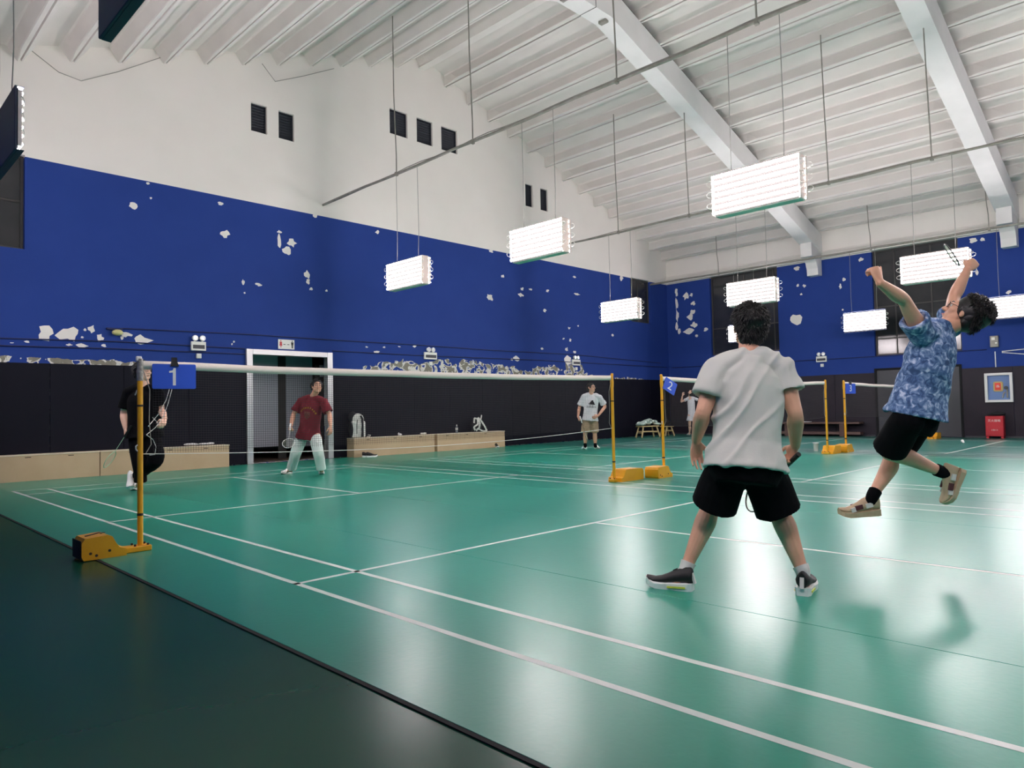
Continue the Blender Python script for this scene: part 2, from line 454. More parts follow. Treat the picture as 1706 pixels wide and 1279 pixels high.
def spots(lst, axis, at, parent, m):
    rnd = random.Random(5)
    mb = MB()
    for (u, z, w, h) in lst:
        n = 11; ph = rnd.random() * 6
        ang = [2 * PI * i / n for i in range(n)]
        rad = [0.5 * (0.62 + 0.75 * rnd.random()) for a in ang]
        pts = [(u + math.cos(a) * r * w, z + math.sin(a) * r * h) for a, r in zip(ang, rad)]
        if axis == 'y':
            mb.prism(pts, (0, at - 0.0004, 0), (1, 0, 0), (0, 0, 1), (0, -0.0016, 0))
        else:
            mb.prism(pts, (at - 0.0004, 0, 0), (0, 1, 0), (0, 0, 1), (-0.0016, 0, 0))
    mb.build('bare_plaster_spots', m, parent, tagp=dict(kind='stuff'))
spots(SPOTS_B, 'y', YW, wall_back, M['plaster'])
spots(SPOTS_R, 'x', XW, wall_right, M['plaster'])

# ---- floor: dark base, rolled vinyl strips with seams, court lines
floor = MB().box((XL, YR, -0.05), (XW, YW, -0.006)).build('floor', M['floor_dark'], tagp=dict(kind='structure'))
xs = [-0.60, 1.28, 3.08, 4.88, 6.68, 8.48, 10.28, 12.08, 13.42, 15.2, 17.0, 18.8, 20.6, XW - 0.05]
for i in range(len(xs) - 1):
    MB().bbox((xs[i] + (0.0 if i == 0 else 0.0025), YR + 0.1, -0.006), (xs[i + 1] - 0.0025, YW - 0.1 if i < 8 else YW - 0.06, 0.0), 0.001).build('vinyl_strip', M['mat_green' if i < 8 else 'mat_green2'], floor)
MB().box((xs[0] - 0.022, YR + 0.1, -0.006), (xs[0] - 0.001, YW - 0.1, -0.001)).build('edge_strip', M['joint'], floor)
def court(x0, y0, lw=0.04):
    W6, L = 6.1, 6.7
    T = 0.0008
    def ln(xa, ya, xb, yb):
        MB().box((x0 + xa, y0 + ya, 0), (x0 + xb, y0 + yb, T)).build('court_line', M['line'], floor)
    s = 0.44
    for a in (0, s, W6 - s - lw, W6 - lw): ln(a, -L, a + lw, L)
    for a in (-L, -5.96, 5.92, L - lw): ln(0, a, W6, a + lw)
    for a in (-2.0, 1.96): ln(0, a, W6, a + lw)
    ln(W6 / 2 - lw / 2, 2.0, W6 / 2 + lw / 2, 5.92); ln(W6 / 2 - lw / 2, -5.92, W6 / 2 + lw / 2, -2.0)
court(0.0, 0.0)
court(7.42, -0.1)
court(14.0, -0.25)

# ---- ceiling: roof deck, ribbed slabs lying between the beams
mb = MB()
zr = lambda x: roofz(x) + 0.30
for a, b in ((XL - 0.3, GC), (GC, XW + 0.3)):
    mb.add([(a, YR - .3, zr(a)), (b, YR - .3, zr(b)), (b, YW + .3, zr(b)), (a, YW + .3, zr(a))], [(0, 1, 2, 3)])
ceiling = mb.build('ceiling', M['concrete'], tagp=dict(kind='structure'))
th = math.atan(GS)
SP = 0.83
SW = SP / math.cos(th)
def slab_mesh(L, name):
    """channel slab: plate with a tapered rib along each edge; x across the slope, y along, z = 0 at the rib foot"""
    mb = MB(); H = 0.30; pl = 0.05; g = 0.018
    w = SW
    def section(k):         # k = 1 full rib, smaller at the ends
        a, b = 0.075 * k + 0.02, 0.125
        return [(g, H + pl), (g, 0.0), (a, 0.0), (a + 0.012, 0.015), (b, H - 0.04), (b + 0.04, H), (w - b - 0.04, H), (w - b, H - 0.04), (w - a - 0.012, 0.015), (w - a, 0.0), (w - g, 0.0), (w - g, H + pl)]
    rs = []
    for y, k in ((0, 0.25), (0.30, 0.5), (0.62, 1.0), (L - 0.62, 1.0), (L - 0.30, 0.5), (L, 0.25)):
        rs.append([(x, y, z) for x, z in section(k)])
    mb.rings(rs, sm=False)
    mb.f = [tuple(reversed(f)) for f in mb.f]
    return mb.mesh(name, M['concrete'])
BEAMY = [YW + 0.05, 3.10, -2.26, -7.62, YR - 0.1]
for i in range(4):
    y1, y0 = BEAMY[i], BEAMY[i + 1]
    me = slab_mesh(y1 - y0 - 0.06, 'roof_slab')
    for side in (1, -1):
        n = 15
        for k in range(n):
            xa = GC + side * (k * SP) ; xb = GC + side * ((k + 1) * SP)
            lo = xa if side < 0 else xa
            o = bpy.data.objects.new('roof_slab', me); COL.objects.link(o); o.parent = ceiling
            xl = min(xa, xb)
            ang = th if side > 0 else -th
            o.matrix_local = Matrix.Translation((xl, y0 + 0.03, roofz(xl))) @ Matrix.Rotation(ang, 4, 'Y')
# ridge cover under the slab joint
rc = MB()
rc.prism([(GC - 0.11, roofz(GC - 0.11) + 0.001), (GC + 0.11, roofz(GC - 0.11) + 0.001), (GC + 0.02, GZ + 0.2), (GC - 0.02, GZ + 0.2)], (0, YR, 0), (1, 0, 0), (0, 0, 1), (0, YW - YR, 0))
rc.build('ridge_strip', M['concrete'], ceiling)

# ---- bent concrete roof beams on corbels
def beam_poly():
    d = 0.60
    p = [(XW, roofz(XW)), (GC, GZ), (XL, roofz(XL)), (XL, roofz(XL) - d), (GC - 0.75, roofz(GC - 0.75) - d), (GC + 0.55, roofz(GC - 0.75) - d), (XW, roofz(XW) - d)]
    return p
for i, (ya, yb) in enumerate(((2.86, 3.30), (-2.50, -2.06), (-7.86, -7.42))):
    pts = beam_poly()
    b = MB()
    for q in ([pts[0], pts[1], pts[5], pts[6]], [pts[1], pts[2], pts[3], pts[4], pts[5]]):
        b.prism(q, (0, ya, 0), (1, 0, 0), (0, 0, 1), (0, yb - ya, 0))
    b = b.build('roof_beam', M['beam'], tagp=dict(kind='structure'))
    MB().prism([(XW, roofz(XW) + 0.19), (GC, GZ + 0.19), (XL, roofz(XL) + 0.19), (XL, roofz(XL) + 0.0), (GC, GZ + 0.0), (XW, roofz(XW))], (0, (ya + yb) / 2 - 0.1, 0), (1, 0, 0), (0, 0, 1), (0, 0.2, 0)).build('gap_shade_bar', M['joint'], b)  # dark filler bar: paints the shade of the gaps between ribs above the beam
    # joint of the two beam halves, with bolts under it
    zz = roofz(GC - 0.75) - 0.6
    MB().box((GC + 0.0, ya - 0.004, zz - 0.004), (GC + 0.014, yb + 0.004, GZ - 0.1)).build('beam_joint', M['joint'], b)
    for bx in (GC - 0.75, GC + 0.55):
        MB().bbox((bx - 0.06, (ya + yb) / 2 - 0.1, zz - 0.06), (bx + 0.06, (ya + yb) / 2 + 0.1, zz + 0.02), 0.01).build('bolt_plate', M['pipe'], b)
    prof = [(XW, 5.85), (XW - 0.75, 5.98), (XW - 0.78, 5.84), (XW - 0.55, 5.80), (XW - 0.42, 5.68), (XW - 0.34, 5.50), (XW - 0.32, 5.28), (XW, 5.28)]
    MB().prism([(XW, roofz(XW) - 0.55)] + [(XW - 0.8, roofz(XW - 0.8) - 0.59)] + prof[2:], (0, ya + 0.04, 0), (1, 0, 0), (0, 0, 1), (0, yb - ya - 0.08, 0)).build('corbel', M['beam'], b)
# ledge at the foot of the white strip on the right wall
t1 = MB()
for a, b in ((YR, -7.86), (-7.42, -2.50), (-2.06, 2.86), (3.30, YW)):
    t1.bbox((XW - 0.10, a, BLUE), (XW, b, BLUE + 0.16), 0.01)
    t1.bbox((XW - 0.05, a, BLUE + 0.16), (XW, b, BLUE + 0.26), 0.008)
t1.build('trim_1', M['plaster'], tagp=dict(kind='structure'))

# ---- windows: night-dark panes in dark frames, with a dark room behind
def window(name, axis, at, u0, u1, z0, z1, us, zs, deep=0.14):
    P = (lambda u, d, z: (u, at + d, z)) if axis == 'y' else (lambda u, d, z: (at + d, u, z))
    f = MB(); t = 0.05
    for a, b, c, d in ((u0, u0 + t, z0, z1), (u1 - t, u1, z0, z1), (u0 + t, u1 - t, z0, z0 + t), (u0 + t, u1 - t, z1 - t, z1)):
        f.bbox(P(a, deep - 0.03, c), P(b, deep + 0.04, d), 0.004)
    w = f.build(name, M['winframe'], tagp=dict(kind='structure'))
    ul = [u0 + t] + list(us) + [u1 - t]; zl = [z0 + t] + list(zs) + [z1 - t]
    for i, u in enumerate(us): MB().bbox(P(u - 0.02, deep - 0.02, z0 + t), P(u + 0.02, deep + 0.03, z1 - t), 0.004).build('mullion', M['winframe'], w)
    for i, z in enumerate(zs): MB().bbox(P(u0 + t, deep - 0.015, z - 0.02), P(u1 - t, deep + 0.03, z + 0.02), 0.004).build('transom', M['winframe'], w)
    for i in range(len(ul) - 1):
        for j in range(len(zl) - 1):
            MB().box(P(ul[i], deep, zl[j]), P(ul[i + 1], deep + 0.008, zl[j + 1])).build('pane', M['glass'], w)
    return w
window('window_1', 'y', YW, *WB[0], [-0.25], [5.0])
window('window_2', 'y', YW, *WB[1], [19.72], [])
window('window_3', 'x', XW, *WR[0], [4.62, 5.7], [3.9])
window('window_4', 'x', XW, *WR[1], [-0.25, 0.75], [3.05, 4.05])

# ---- louvred vents high in the gable
vl = ['left one of the two black louvred vents left of the lamp rod', 'right one of the two black louvred vents left of the lamp rod',
      'leftmost of the three black louvred vents under the ridge', 'middle one of the three black louvred vents under the ridge', 'rightmost of the three black louvred vents under the ridge',
      'left one of the two small louvred vents above the second lamp', 'right one of the two small louvred vents above the second lamp']
for (u0, u1, z0, z1), l in zip(vent_holes, vl):
    v = thing('wall_vent', l, 'vent', ((u0 + u1) / 2, YW + 0.1, z0), 'louvred vents in the gable')
    off = v.location
    fr = MB()
    for a, b, c, d in ((u0, u0 + .025, z0, z1), (u1 - .025, u1, z0, z1), (u0 + .025, u1 - .025, z0, z0 + .025), (u0 + .025, u1 - .025, z1 - .025, z1)):
        fr.box((a, YW + 0.06, c), (b, YW + 0.14, d))
    fr.build('vent_frame', M['louvre'], v, off)
    MB().box((u0, YW + 0.20, z0), (u1, YW + 0.22, z1)).build('backing', M['void'], v, off)
    n = 9
    for k in range(n):
        z = z0 + 0.04 + (z1 - z0 - 0.08) * (k + 0.5) / n
        MB().bar((u0 + .025, YW + 0.10, z), (u1 - .025, YW + 0.10, z), 0.075, 0.006, (0, 0.7, 0.7)).build('slat', M['louvre'], v, off)

# ---- doorway with aluminium surround and the dim corridor behind it
d1 = MB()
d1.bbox((4.60, YW - 0.07, 0), (4.74, YW + 0.10, 2.52), 0.006); d1.bbox((6.58, YW - 0.07, 0), (6.72, YW + 0.10, 2.52), 0.006)
d1.bbox((4.74, YW - 0.065, 2.40), (6.58, YW + 0.10, 2.52), 0.006)
door1 = d1.build('door_1', M['alu'], tagp=dict(kind='structure'))
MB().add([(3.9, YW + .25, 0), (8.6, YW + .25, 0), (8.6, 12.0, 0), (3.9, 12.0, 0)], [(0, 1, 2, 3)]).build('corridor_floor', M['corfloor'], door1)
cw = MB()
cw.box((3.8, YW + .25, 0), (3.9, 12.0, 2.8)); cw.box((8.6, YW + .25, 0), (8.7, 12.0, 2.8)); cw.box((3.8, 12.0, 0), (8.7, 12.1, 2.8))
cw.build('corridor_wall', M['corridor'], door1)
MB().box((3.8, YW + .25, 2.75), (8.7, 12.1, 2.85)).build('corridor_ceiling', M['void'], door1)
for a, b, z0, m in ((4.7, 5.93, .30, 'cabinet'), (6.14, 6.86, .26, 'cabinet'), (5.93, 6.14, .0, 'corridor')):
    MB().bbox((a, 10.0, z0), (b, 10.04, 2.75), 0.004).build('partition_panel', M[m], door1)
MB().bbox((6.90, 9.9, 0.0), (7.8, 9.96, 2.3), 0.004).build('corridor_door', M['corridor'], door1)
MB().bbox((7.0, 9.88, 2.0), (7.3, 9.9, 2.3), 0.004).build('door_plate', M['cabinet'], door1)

# ---- double steel door in the right wall
y0, y1, z0, z1 = DOOR2
d2 = MB()
for a, b, c, d in ((y0, y0 + .06, 0, z1), (y1 - .06, y1, 0, z1), (y0 + .06, y1 - .06, z1 - .06, z1)):
    d2.bbox((XW - 0.05, a, c), (XW + 0.06, b, d), 0.004)
door2 = d2.build('door_2', M['void'], tagp=dict(kind='structure'))
ym = (y0 + y1) / 2
for a, b in ((y0 + .06, ym - .004), (ym + .004, y1 - .06)):
    lf = MB().bbox((XW - 0.01, a, 0.01), (XW + 0.03, b, z1 - .065), 0.004).build('door_leaf', M['doorgrey'], door2)
    h = ym + (0.09 if a > ym else -0.09)
    MB().bbox((XW - 0.05, h - .012, 0.95), (XW - 0.012, h + .012, 1.2), 0.004).build('door_handle', M['pipe'], lf)

# ------------------------------------------------------------------ pipes and hanging lamp panels
def lamp(label, two, wire):
    """panel of seven tubes a side; origin at the panel's centre, tubes along y"""
    r = thing('hanging_lamp', label, 'lamp', (0, 0, 0), 'tube lamp panels over the courts')
    L, H = 1.2, 0.58
    if two:
        body = MB().bbox((-0.085, -L / 2 + .02, -H / 2), (0.085, L / 2 - .02, H / 2), 0.012).build('housing', M['tubecap'], r)
        for s in (1, -1): MB().bbox((s * 0.085, -L / 2 + .03, -H / 2 + .012), (s * 0.089, L / 2 - .03, H / 2 - .012), 0.001).build('face_plate', M['lampface'], r)
    else:
        body = MB().bbox((-0.02, -L / 2, -H / 2 - .02), (0.0, L / 2, H / 2 + .02), 0.004).build('back_plate', M['lampback'], r)
        for zz in (-H / 2 - .02, H / 2 + .014): MB().bbox((0.0, -L / 2, zz), (0.058, L / 2, zz + .006), 0.001).build('plate_lip', M['lampback'], r)
        MB().bbox((0.0, -L / 2 + .01, -H / 2), (0.012, L / 2 - .01, H / 2), 0.004).build('reflector', M['lampface'], r)
    tb = None
    for s in ((1, -1) if two else (1,)):
        xo = (0.085 if two else 0.012) + 0.024
        for k in range(7):
            z = -H / 2 + 0.045 + k * (H - 0.09) / 6
            if tb is None:
                tb = MB().tube([(0, -L / 2 + 0.012, 0), (0, L / 2 - 0.012, 0)], 0.0165, 8).mesh('tube', M['tube'])
            o = bpy.data.objects.new('tube', tb); COL.objects.link(o); o.parent = r; o.location = (s * xo, 0, z)
        for e in (1, -1):           # end strips that hold the tubes
            y = e * (L / 2 - 0.006)
            MB().bbox((s * (xo - 0.03), y - 0.006, -H / 2 + 0.02), (s * (xo + 0.004), y + 0.006, H / 2 - 0.02), 0.002).build('tube_holder', M['tubecap'], r)
    lp = MB().tube([(0, 0, .035), (0, .035, .04), (0, .07, .02), (0, .075, 0), (0, .065, -.02), (0, .03, -.036), (0, 0, -.035)], 0.0035, 5).mesh('cable_loop', M['wire'])
    for s in ((1, -1) if two else (1,)):
        for e in (1, -1):
            for k in range(3):
                o = bpy.data.objects.new('cable_loop', lp); COL.objects.link(o); o.parent = r
                o.location = (s * ((0.085 if two else 0.012) + 0.03), e * (L / 2 - .005), 0.16 - 0.15 * k); o.rotation_euler = (0, 0.3 * s, 0 if e > 0 else PI)
    for e in (1, -1):
        MB().tube([(0, e * 0.36, H / 2), (0, e * 0.36, H / 2 + 0.10), (0.012, e * 0.365, H / 2 + 0.5), (0, e * 0.36, H / 2 + wire)], 0.006, 5).build('hanging_wire', M['rope'], r)
    return r
def hook(x, y, z):
    pass
ROWS = [  # x, lamp centre z, pipe z, lamp centre ys, two sided, row phrase
    (-0.80, 3.95, 6.06, [6.30, 2.42, -1.49, -5.4, -9.3], False),
    (6.53, 3.90, 6.07, [5.50, 1.82, -2.04, -5.9, -9.8], True),
    (13.55, 3.72, 5.88, [5.27, 1.48, -2.33, -6.2, -10.1], True),
    (20.35, 3.52, 5.68, [5.08, 1.25, -2.52, -6.4, -10.2], None)]
rowname = ['dark-backed tube lamp panel seen from behind', 'bright two-sided tube lamp panel on the nearest pipe', 'tube lamp panel on the middle pipe', 'far tube lamp panel near the right wall']
place = [['hidden past the left edge', 'above the dark left window', 'at the top edge over the ribbed roof', 'behind the camera side', 'last of its row'],
         ['closest to the blue back wall', 'second from the back wall', 'third from the back wall', 'fourth from the back wall', 'fifth from the back wall'],
         ['closest to the blue back wall', 'above the grey-shirted player', 'behind the jumping player', 'fourth from the back wall', 'fifth from the back wall'],
         ['half hidden by the grey-shirted head', 'under the first corbel, above the exit light', 'over the fire hose cabinet', 'fourth from the back wall', 'fifth from the back wall']]
for i, (x, zc, zp, ys, two) in enumerate(ROWS):
    proto = None
    for j, y in enumerate(ys):
        lb = rowname[i] + ', ' + place[i][j]
        if proto is None:
            proto = lamp(lb, two, zp - zc - 0.58 / 2); proto.location = (x, y, zc)
            if two is None: proto.rotation_euler = (0, 0, PI)
        else: dup(proto, (x, y, zc), lb)
    pl = ['grey pipe over the near left edge of the first court', 'grey pipe running overhead between courts one and two', 'grey pipe running overhead between courts two and three', 'thin grey pipe along the ledge of the right wall'][i]
    p = thing('ceiling_pipe', pl, 'pipe', (x, YW - 0.02, zp), 'overhead lamp pipes')
    MB().tube([(x, YW - 0.02, zp)] + [(x, yy, zp + 0.012 * math.sin(yy * 2)) for yy in range(8, int(YR), -1)], 0.028, 8).build('pipe_run', M['pipe'], p, p.location)
    MB().tube([(x + 0.02, YW - 0.03, zp + .035)] + [(x + 0.02 * math.sin(yy * 1.7), yy * 0.5, zp + 0.033 + 0.012 * math.sin(yy * 1.3)) for yy in range(16, 2 * int(YR), -1)], 0.009, 5).build('taped_cable', M['rope'], p, p.location)
    for yy in ([5.0, 1.0, -4.0], [5.85, 3.45, 0.15, -2.1, -6.0], [5.3, 3.1, -0.35, -2.35, -6.0], [6.0, 1.0, -2.0, -6.0])[i]:
        top = roofz(x) + (0.02)
        MB().tube([(x, yy, zp), (x + 0.01, yy + 0.01, zp + 0.4), (x - .02, yy + 0.03, (zp + top) / 2), (x, yy + 0.06, top)], 0.013 if i else 0.01, 6).build('hanger_rod', M['pipe'], p, p.location)
        MB().bbox((x - .035, yy - .03, zp - .045), (x + .035, yy + .03, zp + .04), 0.01).build('pipe_clamp', M['pipe'], p, p.location)
# slack cable strung along the gable under the ribs
for lb, pts in (('thin cable sagging below the roof ribs left of the vents', [((0.320, 8.064), 0), ((0.635, 7.852), 0), ((1.056, 7.597), 0), ((1.426, 7.550), 0), ((2.063, 7.937), 0), ((2.839, 8.484), 0)]),
                ('thin cable hooked over the pair of left vents', [((5.011, 9.096), 0), ((5.324, 8.786), 0), ((6.047, 9.151), 0), ((6.854, 9.597), 0)])):
    pp = [(a[0][0], YW - 0.05, a[0][1] - 0.10) for a in pts]
    tag(MB().tube(pp, 0.008, 5).build('gable_cable', M['rope']), lb, 'cable')

# ------------------------------------------------------------------ net posts, nets, number boards
def net_post(label, arm, box, worn=False):
    """pole at the origin; weight box on the -x side, arm long"""
    r = thing('net_post', label, 'net post', (0, 0, 0), 'yellow net posts')
    MB().bbox((-arm - 0.05, -0.06, 0.0), (0.07, 0.06, 0.045), 0.006).build('base_arm', M['yellow'], r)
    e = -arm; g = -arm - box
    prof = [(e + .07, 0.0), (g + .015, 0.0), (g, 0.03), (g, 0.13), (g + .025, 0.165), (e - .06, 0.175), (e - .03, 0.16), (e - .005, 0.11), (e + .02, 0.07), (e + .07, 0.055)]
    w = MB().prism(prof, (0, -0.12, 0), (1, 0, 0), (0, 0, 1), (0, 0.24, 0)).build('weight_box', M['yellow'], r)
    if worn:
        MB().bbox((g - .006, -0.115, 0.012), (g + .001, 0.115, 0.15), 0.001).build('end_plate', M['rust'], w)
        for a, b in (((g + .05, -0.02, .172), (g + .17, 0.06, .176)), ((g + .16, 0.0, .174), (g + .2, 0.06, .172))):
            MB().bar(a, b, 0.016, 0.006).build('scrape', M['rust'], w)
    for x, z in ((g + .06, .05), (g + .1, .03), (e - .05, .055)):
        MB().tube([(x, -0.1215, z), (x, -0.119, z)], 0.011, 7).build('rust_spot', M['rust'], w)
    for x, y in ((-.05, -.04), (-.05, .04), (.045, .04), (.045, -.04)):
        MB().tube([(x, y, .045), (x, y, .06)], 0.009, 6).build('bolt', M['rust'], r)
    MB().tube([(0, 0, .045), (0, 0, 1.40)], 0.0215, 14).build('pole', M['yellow'], r)
    MB().tube([(0, 0, 0.28), (0, 0, 0.30)], 0.0235, 12).build('sleeve_ring', M['rust'], r)
    MB().tube([(0, 0, 1.16), (0, 0, 1.175)], 0.0232, 12).build('sleeve_ring', M['rust'], r)
    MB().tube([(0, 0, 1.37), (0, 0, 1.44), (0.003, 0, 1.50), (0, 0, 1.55)], [0.024, 0.027, 0.025, 0.022], 10).build('tape_wrap', M['silver' if worn else 'yellow'], r)
    MB().bbox((-0.03, -0.014, 1.53), (0.012, 0.014, 1.57), 0.006).build('pole_cap', M['white' if worn else 'yellow'], r)
    MB().tube([(-.021, -.005, .80), (-.034, -.01, .815), (-.034, -.01, .84), (-.021, -.005, .85)], 0.006, 5).build('cleat', M['white'], r)
    return r
posts = [((-0.272, 0.04), 0, 'rust-chipped yellow net post of court one, beside the number 1 board'),
         ((6.08, 0.05), PI, 'yellow net post at the far end of the first net'),
         ((7.13, -0.11), 0, 'yellow net post holding the tilted number 2 board'),
         ((13.08, -0.30), PI, 'yellow net post at the far end of the second net'),
         ((13.97, -0.36), 0, 'yellow net post beside the small number 3 board'),
         ((20.3, -0.42), PI, 'yellow net post seen behind the jumping player\'s shorts')]
for ((x, y), rz, lb), (arm, box) in zip(posts, ((.205, .24), (.09, .48), (.02, .32), (.05, .38), (-.05, .33), (.10, .40))):
    o = net_post(lb, arm, box, lb.startswith('rust'))
    o.location = (x, y, 0); o.rotation_euler = (0, 0, rz)

def net(label, a, b, sag):
    a, b = V((a[0], a[1], 0)), V((b[0], b[1], 0))
    d = (b - a); L = d.length; d.normalize(); nrm = V((-d.y, d.x, 0))
    r = thing('badminton_net', label, 'net', a, 'badminton nets')
    top = lambda t: 1.535 - sag * 4 * t * (1 - t)
    bot = lambda t: 0.775 - sag * 1.6 * 4 * t * (1 - t)
    n = 28
    tp = MB()
    rs = []
    for i in range(n + 1):
        t = i / n; p = a + d * L * t; z = top(t) + 0.006 * noise.noise(V((t * 9, a.x, 0)))
        hh = 0.034
        rs.append([p + nrm * 0.006 + V((0, 0, z)), p + nrm * 0.005 + V((0, 0, z - 2 * hh)), p - nrm * 0.005 + V((0, 0, z - 2 * hh)), p - nrm * 0.006 + V((0, 0, z))])
    tp.rings(rs).build('top_tape', M['netwhite'], r, a)
    m = MB(); q = 0.0011
    rows = 34
    for k in range(1, rows):
        f = k / rows
        pr = []
        for i in range(n + 1):
            t = i / n; p = a + d * (L * (0.012 + 0.976 * t)); z = (top(t) - 0.07) * (1 - f) + bot(t) * f
            pr.append([p + V((0, 0, z + q)), p + nrm * q + V((0, 0, z - q)), p - nrm * q + V((0, 0, z - q))])
        m.rings(pr, cap=False)
    cols = int(L / 0.022)
    for k in range(cols + 1):
        t = k / cols; p = a + d * (L * (0.012 + 0.976 * t))
        pr = []
        for z in (top(t) - 0.07, bot(t)):
            pr.append([p + nrm * q + V((0, 0, z)), p + d * q - nrm * q + V((0, 0, z)), p - d * q - nrm * q + V((0, 0, z))])
        m.rings(pr, cap=False)
    tag(m.build('mesh_cords', M['netcord'], r, a), kind='stuff')
    MB().tube([a + d * L * i / n + V((0, 0, bot(i / n) - (0.055 if a.x < 1 else 0) * math.sin(PI * i / n))) for i in range(n + 1)], 0.0035, 5).build('bottom_cord', M['wire' if a.x < 1 else 'netcord'], r, a)
    for e, t in ((a, 1), (b, -1)):
        MB().tube([e + V((0, 0, 1.53)), e + d * t * 0.05 + V((0, 0, 1.525)), e + d * t * 0.09 + V((0, 0, 1.52))], 0.005, 5).build('tie_cord', M['wire'], r, a)
        MB().tube([e + V((0, 0, 1.46)), e + d * t * 0.05 + V((0, 0, 1.3)), e + d * t * 0.045 + V((0, 0, 1.05)), e + d * t * 0.06 + V((0, 0, 0.85)), e + d * t * 0.02 + V((0, 0, 0.78))], 0.0035, 5).build('side_cord', M['rope'], r, a)
    return r
NET1 = net('first badminton net with white tape, strung in front of the doorway', (-0.248, 0.04), (6.055, 0.05), 0.022)
net('second badminton net with white tape, behind the grey-shirted player', (7.16, -0.11), (13.04, -0.30), 0.035)
net('third badminton net with white tape, running behind the jumping player', (14.0, -0.36), (20.27, -0.42), 0.035)

def board(label, num, c, x, y, w, h, size, clip=True):
    """number board hung on the net tape; x, y = its right and up directions, facing the camera"""
    c = V(c); x = V(x).normalized(); y = V(y); y = (y - x * y.dot(x)).normalized(); nz = x.cross(y)
    r = thing('number_board', label, 'sign', c, 'court number boards')
    bm = MB()
    pts = []
    for sx_, sy_ in ((1, 1), (-1, 1), (-1, -1), (1, -1)):
        for k in range(4):
            a = math.atan2(sy_, sx_) + (k - 1.5) * PI / 6 * 0.9
            pts.append((sx_ * (w / 2 - .012) + math.cos(a) * .012, sy_ * (h / 2 - .012) + math.sin(a) * .012))
    bm.prism(pts, c - nz * 0.004, x, y, nz * 0.008)
    bm.build('board', M['blueboard'], r, c)
    if num == '1':
        MB().prism([(.011, .07), (-.006, .07), (-.014, .050), (-.040, .045), (-.040, .030), (-.012, .033), (-.012, -.075), (.011, -.075)], c + nz * .004, x, y, nz * .001).build('numeral', M['white'], r, c)
    else: text(num, size, M['white'], frame(c + nz * 0.0052, x, y), r, 'numeral', c, 0.0006)
    if clip:
        t = c + y * (h / 2)
        k = MB()
        k.prism([(-0.034, -0.018), (0.034, -0.018), (0.022, 0.012), (0.018, 0.055), (-0.018, 0.055), (-0.022, 0.012)], t - nz * 0.016, x, y, nz * 0.034)
        k.build('clip', M['black'], r, c)
    return r
b1 = (-0.026, 1.407); B1 = V((b1[0], -0.02, b1[1]))
board('large blue number 1 board clipped to the first net', '1', B1, (1, -0.14, 0), (0.03, 0, 1), 0.335, 0.205, 0.165)
board('blue number 2 board hanging tilted below the net tape', '2', (7.27, -0.17, 1.385), (0.80, -0.25, -0.45), (0.35, 0, 0.93), 0.25, 0.2, 0.19, False)
board('small far blue number 3 board on the third net', '3', (14.19, -0.42, 1.385), (1, -0.3, 0), (0, 0, 1), 0.34, 0.225, 0.2)
# cords dangling under board 1
CORDS = [[(0.270, 0.934, 1.348), (0.247, 0.963, 1.234), (0.185, 0.990, 1.098), (0.077, 0.934, 0.987)], [(0.287, 0.918, 1.348), (0.260, 0.952, 1.199), (0.225, 0.979, 1.074), (0.142, 0.940, 0.974), (0.031, 0.842, 0.911)],
         [(0.031, 0.842, 0.911), (0.110, 0.908, 0.862), (0.130, 0.890, 0.794), (0.123, 0.901, 0.722), (0.088, 0.937, 0.717)], [(0.138, 1.010, 1.070), (0.163, 0.987, 1.035), (0.184, 0.969, 0.995)]]
for pts in CORDS: MB().tube(pts, 0.0035, 5).build('loose_cord', M['wire'], NET1, NET1.location)
MB().tube([(-0.032, 0.769, 1.373), (-0.043, 0.781, 1.351), (-0.062, 0.802, 1.314), (-0.073, 0.815, 1.276)], 0.007, 6).build('cord_end', M['rope'], NET1, NET1.location)

# ------------------------------------------------------------------ plywood benches along the back wall
def bench(label, x0, x1, slots, zt=0.46, y0=8.5):
    r = thing('bench_box', label, 'bench', ((x0 + x1) / 2, y0 + 0.16, 0), 'plywood bench boxes on the back wall')
    o = r.location
    MB().bbox((x0, y0, 0.0), (x1, y0 + 0.018, zt - 0.02), 0.002).build('front_panel', M['wood'], r, o)
    for x in (x0, x1 - 0.018): MB().bbox((x, y0 + 0.018, 0), (x + 0.018, YW - 0.035, zt - 0.02), 0.002).build('end_panel', M['wood'], r, o)
    MB().bbox((x0 - 0.005, y0 - 0.008, zt - 0.02), (x1 + 0.005, YW - 0.035, zt), 0.003).build('seat_board', M['woodtop'], r, o)
    for s in slots: MB().bbox((s - .045, y0 - 0.002, zt - .055), (s + .045, y0 + 0.004, zt - .043), 0.001).build('finger_slot', M['joint'], r, o)
bench('longest plywood bench running off the left edge', -2.9, 1.66, [-0.2, 0.55, 1.2])
bench('plywood bench left of the doorway, with the white towel', 1.675, 4.08, [2.2, 2.9, 3.6])
bench('plywood bench right of the doorway, under the upright white backpack', 7.10, 9.56, [7.5, 8.3, 9.1])
bench('plywood bench farthest right, under the strappy backpack and bottle', 9.66, 12.16, [10.0, 10.7, 11.4])

